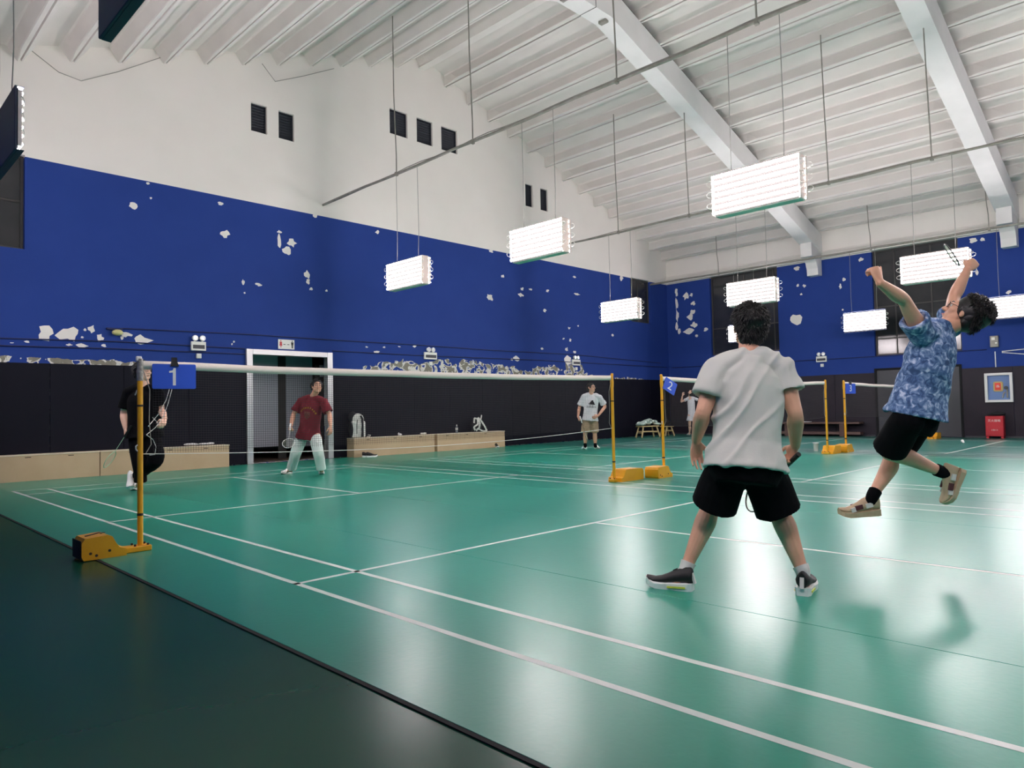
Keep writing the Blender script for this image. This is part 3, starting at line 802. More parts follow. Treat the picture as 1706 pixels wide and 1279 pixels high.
ORG = {}
def organic(name, mb, m, parent=None, off=None, voxel=0.008, it=3, disp=None, fac=0.5):
    """union of closed shapes as one continuous smooth surface"""
    me = mb.mesh(name, m)
    o = bpy.data.objects.new(name, me); COL.objects.link(o)
    md = o.modifiers.new('r', 'REMESH'); md.mode = 'VOXEL'; md.voxel_size = voxel; md.use_smooth_shade = True
    if it:
        ms = o.modifiers.new('s', 'SMOOTH'); ms.factor = fac; ms.iterations = it
    dg = bpy.context.evaluated_depsgraph_get()
    me2 = bpy.data.meshes.new_from_object(o.evaluated_get(dg))
    bpy.data.objects.remove(o); bpy.data.meshes.remove(me)
    if disp:
        me2.update()
        nn = [v.normal.copy() for v in me2.vertices]
        for v, n_ in zip(me2.vertices, nn): v.co += disp(v.co.copy(), n_)
    if off is not None: me2.transform(Matrix.Translation(-V(off)))
    for x in me2.polygons: x.use_smooth = True
    me2.materials.clear()
    for x in (m if isinstance(m, (list, tuple)) else [m]): me2.materials.append(x)
    me2.name = name
    o2 = bpy.data.objects.new(name, me2); COL.objects.link(o2)
    if parent: o2.parent = parent
    return o2

# towel
tw = MB()
rnd = random.Random(3)
for i in range(9): tw.ell((3.52 + rnd.uniform(-.22, .22), 8.62 + rnd.uniform(-.05, .05), 0.49 + rnd.uniform(0, .012)), ((rnd.uniform(.06, .13), .02, 0), (0, .06, 0), (0, 0, rnd.uniform(.016, .027))), 12, 8)
tag(organic('towel', tw, M['cloth'], None, None, 0.01, 2), 'crumpled white towel lying on the bench left of the doorway', 'towel')

# upright backpack
def lerp(a, b, t): return a + (b - a) * t
bp = thing('backpack', 'white backpack with black stripe standing on the bench by the doorway', 'backpack', (7.28, 8.62, 0.46))
o = bp.location
c = V((7.28, 8.64, 0.465))
bd = MB()
for (u, z, a, b) in ((0.02, .145, .20, .10), (0.03, .30, .20, .11), (0.02, .45, .17, .09)): bd.ell(c + V((u, 0, z)), ((a, 0, 0), (0, b, 0), (0, 0, .14)), 16, 10)
bd.bbox(c + V((-.17, -.08, 0.0)), c + V((.21, .08, .4)), 0.03)
organic('bag_body', bd, M['bag'], bp, o, 0.012, 4)
MB().prism([(0.06, .02), (.10, .02), (.10, .46), (.055, .54), (.035, .52), (.065, .44)], c + V((0, -.125, 0)), (1, 0, 0), (0, 0, 1), (0, .05, 0)).build('black_stripe', M['bagblack'], bp, o)
MB().tube([c + V((-.08, -.12, .10)), c + V((-.085, -.13, .3)), c + V((-.06, -.12, .44))], 0.008, 6).build('zip', M['bagblack'], bp, o)
organic('back_panel', MB().ell(c + V((-.1, .03, .5)), ((.12, 0, 0), (0, .06, 0), (0, 0, .14))).ell(c + V((-.17, .0, .2)), ((.05, 0, 0), (0, .08, 0), (0, 0, .2))), M['bagblack'], bp, o, 0.012, 3)
MB().tube([c + V((.22, -.08, .02)), c + V((.29, -.1, .012)), c + V((.33, -.08, .05)), c + V((.27, -.06, .06))], 0.013, 6).build('strap', M['bag'], bp, o)
# strappy backpack
bq = thing('backpack', 'black backpack with loose white straps on the farthest right bench', 'backpack', (11.2, 8.62, 0.46))
o = bq.location; c = V((11.18, 8.62, 0.465))
bd = MB()
bd.ell(c + V((0, .02, .175)), ((.21, 0, 0), (0, .11, 0), (0, 0, .17))).ell(c + V((0.02, .04, .27)), ((.13, 0, 0), (0, .09, 0), (0, 0, .13))).bbox(c + V((-.2, -.07, 0)), c + V((.24, .09, .06)), .02)
organic('bag_body', bd, M['bagblack'], bq, o, 0.014, 3)
for w, pts in ((.045, [(-.14, -.08, .05), (-.2, -.1, .14), (-.06, -.12, .22), (-.06, -.1, .36), (-.14, -.06, .39), (-.17, -.08, .25)]), (.05, [(-.12, -.1, .04), (-.02, -.13, .12), (.0, -.13, .26), (-.03, -.06, .39)]), (.05, [(.02, -.03, .40), (.1, -.09, .30), (.2, -.12, .14), (.29, -.1, .02)]), (.04, [(.12, -.03, .33), (.15, -.03, .42), (.16, -.03, .47)]), (.035, [(-.05, -.12, .09), (.1, -.14, .02), (.28, -.12, .015)])):
    m_ = MB()
    P_ = [c + V(p) for p in pts]
    for a, b in zip(P_, P_[1:]): m_.bar(a, b, w, .014, (0, -1, 0.01))
    m_.build('strap', M['bag'], bq, o)
# bottle and little things on the benches
bt = thing('water_bottle', 'clear plastic water bottle standing on the farthest right bench', 'bottle', (10.42, 8.6, 0.46))
o = bt.location
def lathe(mb, c, prof, n=16, mi=0):
    c = V(c)
    return mb.rings([[c + V((r_ * math.cos(2 * PI * j / n), r_ * math.sin(2 * PI * j / n), z)) for j in range(n)] for r_, z in prof], mi)
lathe(MB(), o, [(.03, 0), (.036, .01), (.036, .07), (.033, .08), (.036, .09), (.036, .15), (.028, .175), (.014, .195), (.014, .21)]).build('bottle_body', M['bottle'], bt, o)
lathe(MB(), o, [(.0365, .085), (.0365, .14)]).build('paper_label', M['plastic'], bt, o)
lathe(MB(), o, [(.017, .2), (.017, .222), (.012, .226)]).build('cap', M['plastic'], bt, o)
tk = organic('crumpled_tissue', MB().ell((8.52, 8.6, .492), ((.06, 0, 0), (0, .04, 0), (0, 0, .03))).ell((8.48, 8.6, .512), ((.025, 0, 0), (0, .03, 0), (0, 0, .03))), M['cloth'], None, None, 0.009, 1)
tag(tk, 'small white crumpled tissue on the bench right of the doorway', 'tissue')
pc = organic('plastic_bag', MB().ell((9.28, 8.62, .488), ((.1, 0, 0), (0, .05, 0), (0, 0, .025))).ell((9.33, 8.62, .5), ((.06, .01, 0), (0, .03, 0), (0, 0, .018))).ell((9.2, 8.6, .492), ((.04, .01, 0), (0, .03, 0), (0, 0, .022))), M['bag'], None, None, 0.009, 1)
tag(pc, 'crumpled pale plastic bag near the seam of the two right benches', 'bag')

# loose shoes
def shoe_parts(root, off, heel, d, up, L, mu, ms, tall=1.0):
    """shoe with sole and upper. heel = back bottom of the sole, d = direction to the toe, up = sole normal"""
    heel, d, up = V(heel), V(d).normalized(), V(up); up = (up - d * up.dot(d)).normalized(); s = d.cross(up)
    w = L * 0.19
    out = [(-0.0, .55), (.08, .80), (.25, .82), (.45, .80), (.62, .98), (.76, 1.0), (.88, .82), (.96, .5), (1.0, .12)]
    poly = [(L * a, w * b) for a, b in out] + [(L * a, -w * b) for a, b in reversed(out)]
    sole = MB()
    zt = [(.0, .045), (.3, .036), (.75, .030), (1.0, .034)]
    def hgt(a):
        for (p, h), (q, k) in zip(zt, zt[1:]):
            if a <= q + 1e-6: return (h + (k - h) * (a - p) / (q - p)) * L / 0.28
        return .034
    rise = lambda a: 0.0 if a < .72 else (a - .72) ** 2 * 0.35 * L / .28
    n = len(poly)
    bot = [heel + d * a + s * b * 0.94 + up * (rise(a / L)) for a, b in poly]
    top = [heel + d * a + s * b + up * (hgt(a / L) + rise(a / L)) for a, b in poly]
    sole.add(bot + top, [tuple(reversed(range(n))), tuple(range(n, 2 * n))] + [(i, (i + 1) % n, n + (i + 1) % n, n + i) for i in range(n)])
    sh = thing('shoe', None, None) if root is None else None
    up_ = MB(); rs = []
    sec = [(.0, .50, .0, .30), (.03, .66, .0, .33), (.14, .74, .0, .34), (.28, .74, .0, .31), (.40, .72, .0, .27), (.52, .76, .0, .21), (.66, .88, .0, .155), (.80, .86, .0, .115), (.91, .62, .0, .085), (.975, .30, .0, .05)]
    for a, ww, z0, h in sec:
        base = heel + d * (L * a) + up * (hgt(a) * 0.9 + rise(a))
        ring = []
        for j in range(14):
            t = 2 * PI * j / 14
            cx = math.cos(t) * w * ww; cz = math.sin(t)
            z = L * h * tall * (0.5 + 0.5 * cz)
            sq = (1 - 0.42 * max(0, cz) ** 1.5)
            ring.append(base + s * cx * sq + up * z)
        rs.append(ring)
    up_.rings(rs)
    return sole, up_, (heel, d, s, up, w)
def loose_shoe(label, heel, d, L=.27):
    r = thing('loose_shoe', label, 'shoe', heel, 'black shoes left on the floor')
    so, u_, fr = shoe_parts(r, heel, heel, d, (0, 0, 1), L, None, None)
    so.build('sole', M['shoewhite'], r, heel); u_.build('upper', M['shoeblack'], r, heel)
    h, dd, s, up, w = fr
    for k in range(4):
        p = h + dd * L * (.5 + .07 * k) + up * L * (.235 - .025 * k)
        MB().tube([p - s * w * .4, p + up * .008, p + s * w * .4], .004, 5).build('lace', M['black'], r, heel)
loose_shoe('black sneaker with white sole, the nearer of the pair by the bench', (7.30, 8.28, 0.0), (0.94, -0.35, 0))
loose_shoe('black sneaker of the pair by the bench, tucked behind its mate', (7.26, 8.40, 0.0), (0.94, -0.35, 0))
loose_shoe('single dark shoe end-on in front of the farthest right bench', (11.72, 8.42, 0.0), (-0.5, -0.86, 0))

# stool with a heap of clothes, and the smaller one beside it
def stool(label, c, w, dpt, h, rz=0.0):
    r = thing('wooden_stool', label, 'stool', c, None, rz)
    MB().bbox((-w / 2, -dpt / 2, h - .035), (w / 2, dpt / 2, h), .006).build('seat', M['stool'], r)
    for sx in (-1, 1):
        for sy in (-1, 1):
            MB().bar((sx * (w / 2 + .02), sy * (dpt / 2 - .01), 0), (sx * (w / 2 - .09), sy * (dpt / 2 - .05), h - .035), .045, .03, (0, 1, 0)).build('leg', M['stool'], r)
        MB().bar((sx * (w / 2 - .03), -dpt / 2 + .03, .16), (sx * (w / 2 - .03), dpt / 2 - .03, .16), .03, .02).build('rung', M['stool'], r)
    for sy in (-1, 1):
        MB().bar((-w / 2 + .04, sy * (dpt / 2 - .03), .2), (w / 2 - .04, sy * (dpt / 2 - .03), .2), .02, .035).build('rung', M['stool'], r)
stool('raw wood stool under a heap of clothes in the far corner', (18.85, 8.1, 0), .80, .34, .40, -0.25)
ch = MB(); rnd = random.Random(8)
for i in range(22):
    t = rnd.uniform(-.42, .42)
    rz_ = rnd.uniform(.04, .075)
    ch.ell((18.85 + t, 8.1 - t * .25 + rnd.uniform(-.08, .08), .408 + rz_ + max(0, .17 - .36 * abs(t - .08)) * rnd.random()), ((rnd.uniform(.08, .16), rnd.uniform(-.03, .03), rnd.uniform(-.015, .015)), (0, .10, 0), (0, 0, rz_)), 10, 8)
tag(organic('clothes_heap', ch, M['clothgreen'], None, None, .015, 1, lambda co, n_: n_ * .012 * noise.noise(co * 14)), 'heap of white and green clothes piled on the wooden stool', 'clothes')
stool('smaller wooden stool behind the number 2 post, in the corner', (20.0, 8.05, 0), .42, .3, .36, -0.2)
organic_b = organic('dark_bag', MB().ell((20.0, 8.05, .465), ((.2, 0, 0), (0, .12, 0), (0, 0, .1))).ell((19.9, 8.0, .53), ((.08, .02, 0), (0, .07, 0), (0, 0, .1))), M['bagblack'], None, None, .015, 2)
tag(organic_b, 'dark bag lying on the smaller stool in the corner', 'bag')

# long brown bench below the right wall
yb0, yb1 = 1.75, 6.4
br = thing('long_bench', 'long dark brown wooden bench against the plum wall panels', 'bench', (XW - .3, 4.0, 0))
o = br.location
MB().bbox((XW - .46, yb0, .40), (XW - .06, yb1, .46), .006).build('seat_board', M['brown'], br, o)
MB().bbox((XW - .40, yb0, .06), (XW - .14, yb1, .15), .006).build('lower_board', M['brown'], br, o)
for y in (yb0 + .55, (yb0 + yb1) / 2, yb1 - .5): MB().bbox((XW - .44, y - .07, 0), (XW - .08, y + .07, .40), .006).build('leg', M['brown'], br, o)
tag(MB().bbox((XW - .40, 3.32, .46), (XW - .2, 3.62, .48), .006).build('folded_paper', M['cloth']), 'flat white folded paper on the long brown bench', 'paper')

# cup and shuttlecock on the floor
cu = thing('paper_cup', 'white paper cup standing on the floor left of a yellow base', 'cup', (13.9, 0.27, 0))
lathe(MB(), (0, 0, 0), [(.045, 0), (.060, .17), (.064, .172), (.064, .18), (.056, .178), (.043, .02)]).build('cup_wall', M['plastic'], cu)
lathe(MB(), (0, 0, 0), [(.0655, .17), (.0665, .178), (.0655, .185)]).build('rim', M['white'], cu)
sk = thing('shuttlecock', 'white shuttlecock lying on the floor of the third court', 'shuttlecock', (18.1, -1.68, .035))
sk.rotation_euler = (0, 1.2, .5)
MB().ell((0, 0, 0), ((.026, 0, 0), (0, .026, 0), (0, 0, .026)), 12, 8).build('cork', M['cork'], sk)
for k in range(14):
    a = 2 * PI * k / 14
    MB().bar((math.cos(a) * .014, math.sin(a) * .014, .015), (math.cos(a) * .034, math.sin(a) * .034, .085), .014, .002, (math.cos(a), math.sin(a), 0)).build('feather', M['cork'], sk)

# ------------------------------------------------------------------ fittings on the walls
def twin_light(label, c, axis, w=.30, h=.19):
    """emergency light: box with two round heads on top; faces -y (axis y) or -x"""
    r = thing('emergency_light', label, 'emergency light', c, 'twin-head emergency lights')
    X_ = (lambda u, d, z: (u, -d, z)) if axis == 'y' else (lambda u, d, z: (-d, -u, z))
    MB().bbox(X_(-w / 2, 0, -h), X_(w / 2, .06, 0), .008).build('box', M['plastic'], r)
    MB().bbox(X_(-w / 2 + .03, .06, -h + .04), X_(w / 2 - .03, .0615, -.07), .0005).build('panel_mark', M['doorgrey'], r)
    for u in (-.075, .075):
        MB().tube([X_(u, .03, .0), X_(u, .03, .03)], .014, 8).build('neck', M['plastic'], r)
        hd = MB().tube([X_(u, .0, .075), X_(u, .06, .07), X_(u, .075, .07)], [.045, .062, .06], 14).build('lamp_head', M['plastic'], r)
        MB().tube([X_(u, .0751, .07), X_(u, .079, .07)], [.05, .046], 14).build('lens', M['lens'], hd)
    MB().bbox(X_(-.04, 0, -h - .16), X_(.06, .045, -h - .06), .006).build('socket', M['plastic'], r)
    return r
YF = YW - .002
twin_light('white emergency light with twin heads, left of the doorway', (3.58, YF, 2.62), 'y')
twin_light('white emergency light above the flaking paint, middle of the wall', (9.72, YF, 2.66), 'y', .42)
twin_light('white emergency light at the right end of the flaking paint', (15.85, YF, 2.68), 'y', .40)
twin_light('small emergency light on the right wall beside the corbel', (XW - .002, 3.0, 2.62), 'x', .34)
wl = thing('wall_lamp', 'small yellowed round wall lamp above the flaked patches', 'lamp', (2.02, YF, 2.74))
MB().bbox((-.16, -.04, .02), (.12, 0, .06), .006).build('bracket', M['cableblue'], wl)
MB().ell((0.02, -.07, -.03), ((.10, 0, 0), (0, .08, 0), (0, 0, .06)), 14, 8).build('shade', mat('yellowed_glass', (206, 200, 140), .4), wl)
# cables
for lb, zs in (('upper dark blue cable sagging along the back wall', [(2.1, 2.80), (4.67, 2.84), (6.74, 2.83), (9.26, 2.84), (12.1, 2.82), (15.7, 2.85), (20.9, 2.73)]),
               ('lower dark blue cable running along the back wall, left part', [(-3.1, 2.50), (0.2, 2.50), (2.05, 2.54), (4.58, 2.52)]),
               ('lower dark blue cable running along the back wall, right part', [(6.74, 2.57), (9.25, 2.56), (13.9, 2.60), (21.3, 2.58)]),
               ('lowest thin blue cable left of the doorway', [(-3.1, 2.36), (0.2, 2.37), (2.05, 2.40), (4.58, 2.40)])):
    tag(MB().tube([(x, YW - .014, z) for x, z in zs], .012, 6).build('wall_cable', M['cableblue']), lb, 'cable', 'cables along the back wall')
tag(MB().tube([(XW - .014, y, z) for y, z in ((8.7, 2.56), (5, 2.52), (1, 2.50), (-1.6, 2.5))], .012, 6).build('wall_cable', M['cableblue']), 'dark blue cable along the right wall under the windows', 'cable')
# toilet sign
sg = thing('toilet_sign', 'white toilet sign with red and black figures above the doorway', 'sign', (5.56, YF, 2.665))
MB().bbox((-.20, -.008, -.11), (.20, 0, .11), .003).build('plate', M['plastic'], sg)
def flat(mb, polys, name, m, parent):
    for p in polys: mb.prism(p, (0, -.0085, 0), (1, 0, 0), (0, 0, 1), (0, -.001, 0))
    mb.build(name, m, parent)
circ = lambda cx, cz, r: [(cx + r * math.cos(k * PI / 5), cz + r * math.sin(k * PI / 5)) for k in range(10)]
flat(MB(), [circ(-.135, .077, .014), [(-.165, .055), (-.105, .055), (-.11, .02), (-.10, -.035), (-.17, -.035), (-.16, .02)], [(-.15, -.035), (-.14, -.035), (-.14, -.08), (-.15, -.08)], [(-.13, -.035), (-.12, -.035), (-.12, -.08), (-.13, -.08)]], 'woman_mark', M['red'], sg)
flat(MB(), [circ(.145, .077, .014), [(.115, .055), (.175, .055), (.17, -.01), (.12, -.01)], [(.125, -.01), (.143, -.01), (.143, -.085), (.128, -.085)], [(.147, -.01), (.165, -.01), (.162, -.085), (.147, -.085)]], 'man_mark', M['black'], sg)
flat(MB(), [[(-.075, -.002), (-.06, .01), (-.06, .004), (-.02, .004), (-.02, -.010), (-.06, -.010), (-.06, -.016)], [(.075, -.002), (.06, -.016), (.06, -.010), (.02, -.010), (.02, .004), (.06, .004), (.06, .01)]], 'arrows', M['black'], sg)
# fire hose cabinet
fc = thing('hose_cabinet', 'white-framed glass fire hose cabinet on the right wall', 'cabinet', (XW - .002, -1.86, 1.0))
o = V((0, 0, 0))
W_, H_ = .66, .82
def cab(a, b, m, name, par=None, c=.004): return MB().bbox((-a[0], -a[1], a[2]), (-b[0], -b[1], b[2]), c).build(name, m, par or fc)
cab((0, -W_ / 2, 0), (.04, W_ / 2, H_), M['glassblue'], 'back_box')
for a, b in (((.04, -W_ / 2, 0), (.12, -W_ / 2 + .07, H_)), ((.04, W_ / 2 - .07, 0), (.12, W_ / 2, H_)), ((.04, -W_ / 2 + .07, 0), (.12, W_ / 2 - .07, .07)), ((.04, -W_ / 2 + .07, H_ - .07), (.12, W_ / 2 - .07, H_))): cab(a, b, M['white'], 'frame_bar')
cab((.04, -.13, .30), (.08, .10, .58), M['khaki'], 'hose_pack', c=.03)
cab((.08, -.09, .34), (.086, .05, .54), M['redsign'], 'red_card')
cab((.086, -.06, .42), (.088, .02, .44), M['white'], 'card_mark', c=.0005); cab((.086, -.05, .46), (.088, .01, .48), M['white'], 'card_mark', c=.0005)
MB().tube([(-.05, -.19, .12), (-.05, -.19, .40), (-.06, -.16, .43)], .022, 8).build('valve_pipe', M['pipe'], fc)
MB().tube([(-.06, -.17, .40), (-.095, -.17, .40)], .05, 12).build('valve_wheel', M['doorgrey'], fc)
MB().tube([(-.06, -.08, .12), (-.06, -.10, .24), (-.06, -.14, .28)], .02, 8).build('nozzle', M['silver'], fc)
# switch box and conduit
eb = thing('switch_box', 'grey switch box on the blue wall above the hose cabinet', 'switch box', (XW - .002, -1.80, 2.55))
cab((0, -.10, 0), (.09, .10, .32), M['doorgrey'] if False else M['pipe'], 'box', eb, .008)
cab((.09, -.06, .2), (.093, .02, .28), M['plastic'], 'cover_plate', eb, .001)
cab((.09, .02, .1), (.094, .07, .13), M['plastic'], 'cover_plate', eb, .001)
cab((.0, -.012, -.72), (.025, .012, -.12), M['plastic'], 'conduit', eb, .002)
for z0, z1 in ((-.10, -.03), (-.13, -.24)):
    MB().bar((-.02, -.16, z0 - .03), (-.02, -1.6, z1 * 1.6), .02, .02).build('wire_duct', M['wire'], eb)
# red extinguisher box
rb = thing('extinguisher_box', 'red extinguisher box with black bag on top by the right wall', 'box', (XW - .30, -1.78, 0))
cab((-.12, -.21, .06), (.12, .21, .62), M['red'], 'box_body', rb, .008)
for y in (-.17, .17): cab((-.1, y - .03, 0), (.1, y + .03, .06), M['red'], 'foot', rb)
cab((.12, -.185, .09), (.128, .185, .58), M['red'], 'front_door', rb, .003)
text('灭火器箱', .075, M['plastic'], frame((-.1295, 0, .49), (0, -1, 0), (0, 0, 1)), rb)
text('火警119', .045, M['plastic'], frame((-.1295, 0, .23), (0, -1, 0), (0, 0, 1)), rb)
bgm = organic('black_bag', MB().ell((XW - .3, -1.82, .668), ((.13, 0, 0), (0, .22, 0), (0, 0, .045))).ell((XW - .3, -1.9, .70), ((.09, 0, 0), (0, .14, .02), (0, 0, .05))), M['bagblack'], None, None, .013, 2)
tag(bgm, 'black bag lying on top of the red extinguisher box', 'bag')

# ------------------------------------------------------------------ people
M['skin'] = mat('skin', (222, 168, 140), 0.5, vary=(9, 0.5, (210, 150, 122)))
M['skin2'] = mat('skin_pale', (236, 190, 166), 0.5, vary=(9, 0.4, (226, 174, 148)))
M['hair'] = mat('black_hair', (15, 12, 12), 0.45)
M['lips'] = mat('lips', (176, 92, 84), 0.5)
M['eyewhite'] = mat('eye_white', (226, 222, 216), 0.3)
M['greytee'] = mat('grey_tee', (200, 200, 193), 0.9, bump=(160, 0.08))
M['blackcloth'] = mat('black_cloth', (8, 8, 12), 0.95, spec=0.12, bump=(60, 0.1))
M['maroon'] = mat('maroon_tee', (112, 22, 36), 0.9, bump=(120, 0.1))
M['whitetee'] = mat('white_tee', (222, 222, 226), 0.9, bump=(120, 0.1))
M['trousers'] = mat('pale_trousers', (206, 216, 210), 0.9, bump=(50, 0.15))
M['cargo'] = mat('khaki_cloth', (170, 148, 118), 0.9, vary=(8, 0.8, (140, 120, 96)))
M['gold'] = mat('gold_print', (206, 160, 56), 0.7)
M['sock'] = mat('white_sock', (224, 216, 212), 0.9)
M['tan'] = mat('tan_suede', (196, 172, 142), 0.8, vary=(20, 0.6, (176, 150, 122)))
M['plum'] = mat('plum_leather', (88, 38, 44), 0.6)
M['neon'] = mat('neon_stripe', (214, 222, 70), 0.5)
m = bpy.data.materials.new('blue_patterned_cloth'); m.use_nodes = True
nt = m.node_tree; b_ = nt.nodes['Principled BSDF']; tc_ = nt.nodes.new('ShaderNodeTexCoord')
n1 = nt.nodes.new('ShaderNodeTexNoise'); n1.inputs['Scale'].default_value = 26; n1.inputs['Detail'].default_value = 6; n1.inputs['Distortion'].default_value = .9
nt.links.new(tc_.outputs['Object'], n1.inputs['Vector'])
r1 = nt.nodes.new('ShaderNodeValToRGB'); e_ = r1.color_ramp.elements
e_[0].position = .36; e_[0].color = srgb(52, 78, 120); e_[1].position = .66; e_[1].color = srgb(196, 206, 228)
k_ = e_.new(.47); k_.color = srgb(84, 112, 158); k_ = e_.new(.56); k_.color = srgb(126, 150, 190)
nt.links.new(n1.outputs['Fac'], r1.inputs[0]); nt.links.new(r1.outputs[0], b_.inputs['Base Color']); b_.inputs['Roughness'].default_value = .9
M['bluepattern'] = m

def cat(pr, sub=5):
    """smooth (Catmull-Rom) interpolation of [(point, radius), ...]"""
    P_ = [V(p) for p, r in pr]; Rr = [r for p, r in pr]; out = []; n = len(P_)
    for i in range(n - 1):
        p0, p1, p2, p3 = P_[max(i - 1, 0)], P_[i], P_[i + 1], P_[min(i + 2, n - 1)]
        q0, q1, q2, q3 = Rr[max(i - 1, 0)], Rr[i], Rr[i + 1], Rr[min(i + 2, n - 1)]
        for k in range(sub):
            t = k / sub
            f = lambda a, b, c, d: 0.5 * ((2 * b) + (c - a) * t + (2 * a - 5 * b + 4 * c - d) * t * t + (3 * b - a - 3 * c + d) * t ** 3)
            out.append((V([f(p0[j], p1[j], p2[j], p3[j]) for j in range(3)]), f(q0, q1, q2, q3)))
    out.append((P_[-1], Rr[-1]))
    return out
def limb(mb, pr, n=14, sub=5, ends=True):
    c = cat(pr, sub)
    mb.tube([p for p, r in c], [r for p, r in c], n)
    if ends:
        for p, r in (c[0], c[-1]): mb.ell(p, ((r, 0, 0), (0, r, 0), (0, 0, r)), 12, 8)
def axes(f, u):
    f = V(f).normalized(); u = V(u); u = (u - f * u.dot(f)).normalized(); return f.cross(u), f, u     # right, front, up
def add_hand(mb, w, d, n, s, k=1.0, curl=(20, 25, 15), tcurl=0.3, fr=0.0088):
    """w wrist, d finger direction, n direction the palm faces, s thumb side"""
    d = V(d).normalized(); n = V(n); n = (n - d * n.dot(d)).normalized(); s_ = d.cross(n)
    if s_.dot(V(s)) < 0: s_ = -s_
    w = V(w)
    rs = []
    for t, a, b in ((-.012, .024, .019), (.015, .030, .018), (.05, .040, .016), (.085, .041, .014), (.1, .036, .011)):
        rs.append([w + d * (t * k) + (s_ * math.cos(q) * a + n * math.sin(q) * b) * k for q in [2 * PI * j / 14 for j in range(14)]])
    mb.rings(rs)
    mb.ell(w + (d * .035 + s_ * .022 + n * .012) * k, (d * .035 * k, s_ * .017 * k, n * .014 * k), 10, 8)
    for off, L, bx in ((.030, .072, .094), (.010, .080, .098), (-.011, .074, .095), (-.030, .058, .088)):
        p = w + (d * (bx - .012) + s_ * off) * k; a = 0.0; pts = [(p, fr * 1.05 * k)]
        dirv = (d + s_ * off * (3.0 if curl[0] < 30 else 1.2)).normalized()
        for f_, c_ in zip((.45, .32, .23), curl):
            a += R(c_)
            p = p + (dirv * math.cos(a) + n * math.sin(a)) * (L * f_ * k + (.012 * k if f_ == .45 else 0))
            pts.append((p, fr * (1.0 - .12 * len(pts) / 2) * k))
        limb(mb, pts, 8, 2)
    p = w + (d * .02 + s_ * .026 + n * .006) * k
    t1 = (s_ * .62 + d * .7 + n * .35).normalized(); t2 = (s_ * (.35 - tcurl) + d * .85 + n * (.3 + tcurl)).normalized()
    limb(mb, [(p, .013 * k), (p + t1 * .036 * k, .0115 * k), (p + t1 * .036 * k + t2 * .032 * k, .0098 * k), (p + t1 * .036 * k + t2 * .056 * k, .008 * k)], 8, 2)

def add_head(mb, c, fr, up, k):
    hr, hf, hu = axes(fr, up)
    g = lambda a, b, d: V(c) + (hr * a + hf * b + hu * d) * k
    E_ = lambda a, b, d, x, y, z: mb.ell(g(a, b, d), (hr * x * k, hf * y * k, hu * z * k), 20, 14)
    E_(0, -.012, .030, .077, .095, .088); E_(0, .022, -.042, .060, .066, .070); E_(0, .058, -.092, .028, .026, .022); E_(0, .045, .02, .062, .05, .06)
    for s in (-1, 1):
        E_(s * .040, .060, -.018, .024, .024, .024); E_(s * .046, .02, -.062, .022, .04, .034)
        E_(s * .079, -.006, -.006, .010, .019, .033); E_(s * .082, -.012, .012, .007, .016, .016)
    limb(mb, [(g(-.046, .074, .034), .010 * k), (g(0, .088, .032), .011 * k), (g(.046, .074, .034), .010 * k)], 8, 3)
    limb(mb, [(g(0, .088, .026), .009 * k), (g(0, .103, -.002), .011 * k), (g(0, .112, -.022), .0135 * k)], 8, 3)
    for s in (-1, 1): E_(s * .013, .098, -.026, .009, .010, .008)
    for z, r in ((-.052, .0065), (-.062, .0075)): limb(mb, [(g(-.022, .080, z), r * k * .6), (g(0, .090, z), r * k), (g(.022, .080, z), r * k * .6)], 8, 2)
    return g, (hr, hf, hu)

def face_parts(root, off, g, ax, k, glasses=False):
    hr, hf, hu = ax
    for s in (-1, 1):
        MB().ell(g(s * .032, .080, .012), (hr * .014 * k, hf * .010 * k, hu * .008 * k), 10, 8).build('eye', M['eyewhite'], root, off)
        MB().ell(g(s * .032, .088, .012), (hr * .0065 * k, hf * .004 * k, hu * .0072 * k), 8, 6).build('iris', M['hair'], root, off)
        MB().tube([g(s * .015, .094, .037), g(s * .034, .090, .042), g(s * .052, .076, .036)], [.0035 * k, .004 * k, .002 * k], 6).build('eyebrow', M['hair'], root, off)
    MB().tube([g(-.022, .084, -.057), g(0, .0965, -.056), g(.022, .084, -.057)], [.003 * k, .0055 * k, .003 * k], 6).build('mouth', M['lips'], root, off)
    if glasses:
        gl = MB()
        for s in (-1, 1):
            gl.tube([g(s * .033 + .024 * math.cos(a), .103 - .006 * abs(math.cos(a)), .010 + .019 * math.sin(a)) for a in [2 * PI * j / 16 for j in range(16)]], .0022 * k, 5, closed=True)
            gl.tube([g(s * .057, .097, .016), g(s * .076, .06, .016), g(s * .086, -.01, .012)], .002 * k, 5)
        gl.tube([g(-.009, .104, .014), g(0, .107, .017), g(.009, .104, .014)], .002 * k, 5)
        gl.build('glasses', M['black'], root, off)

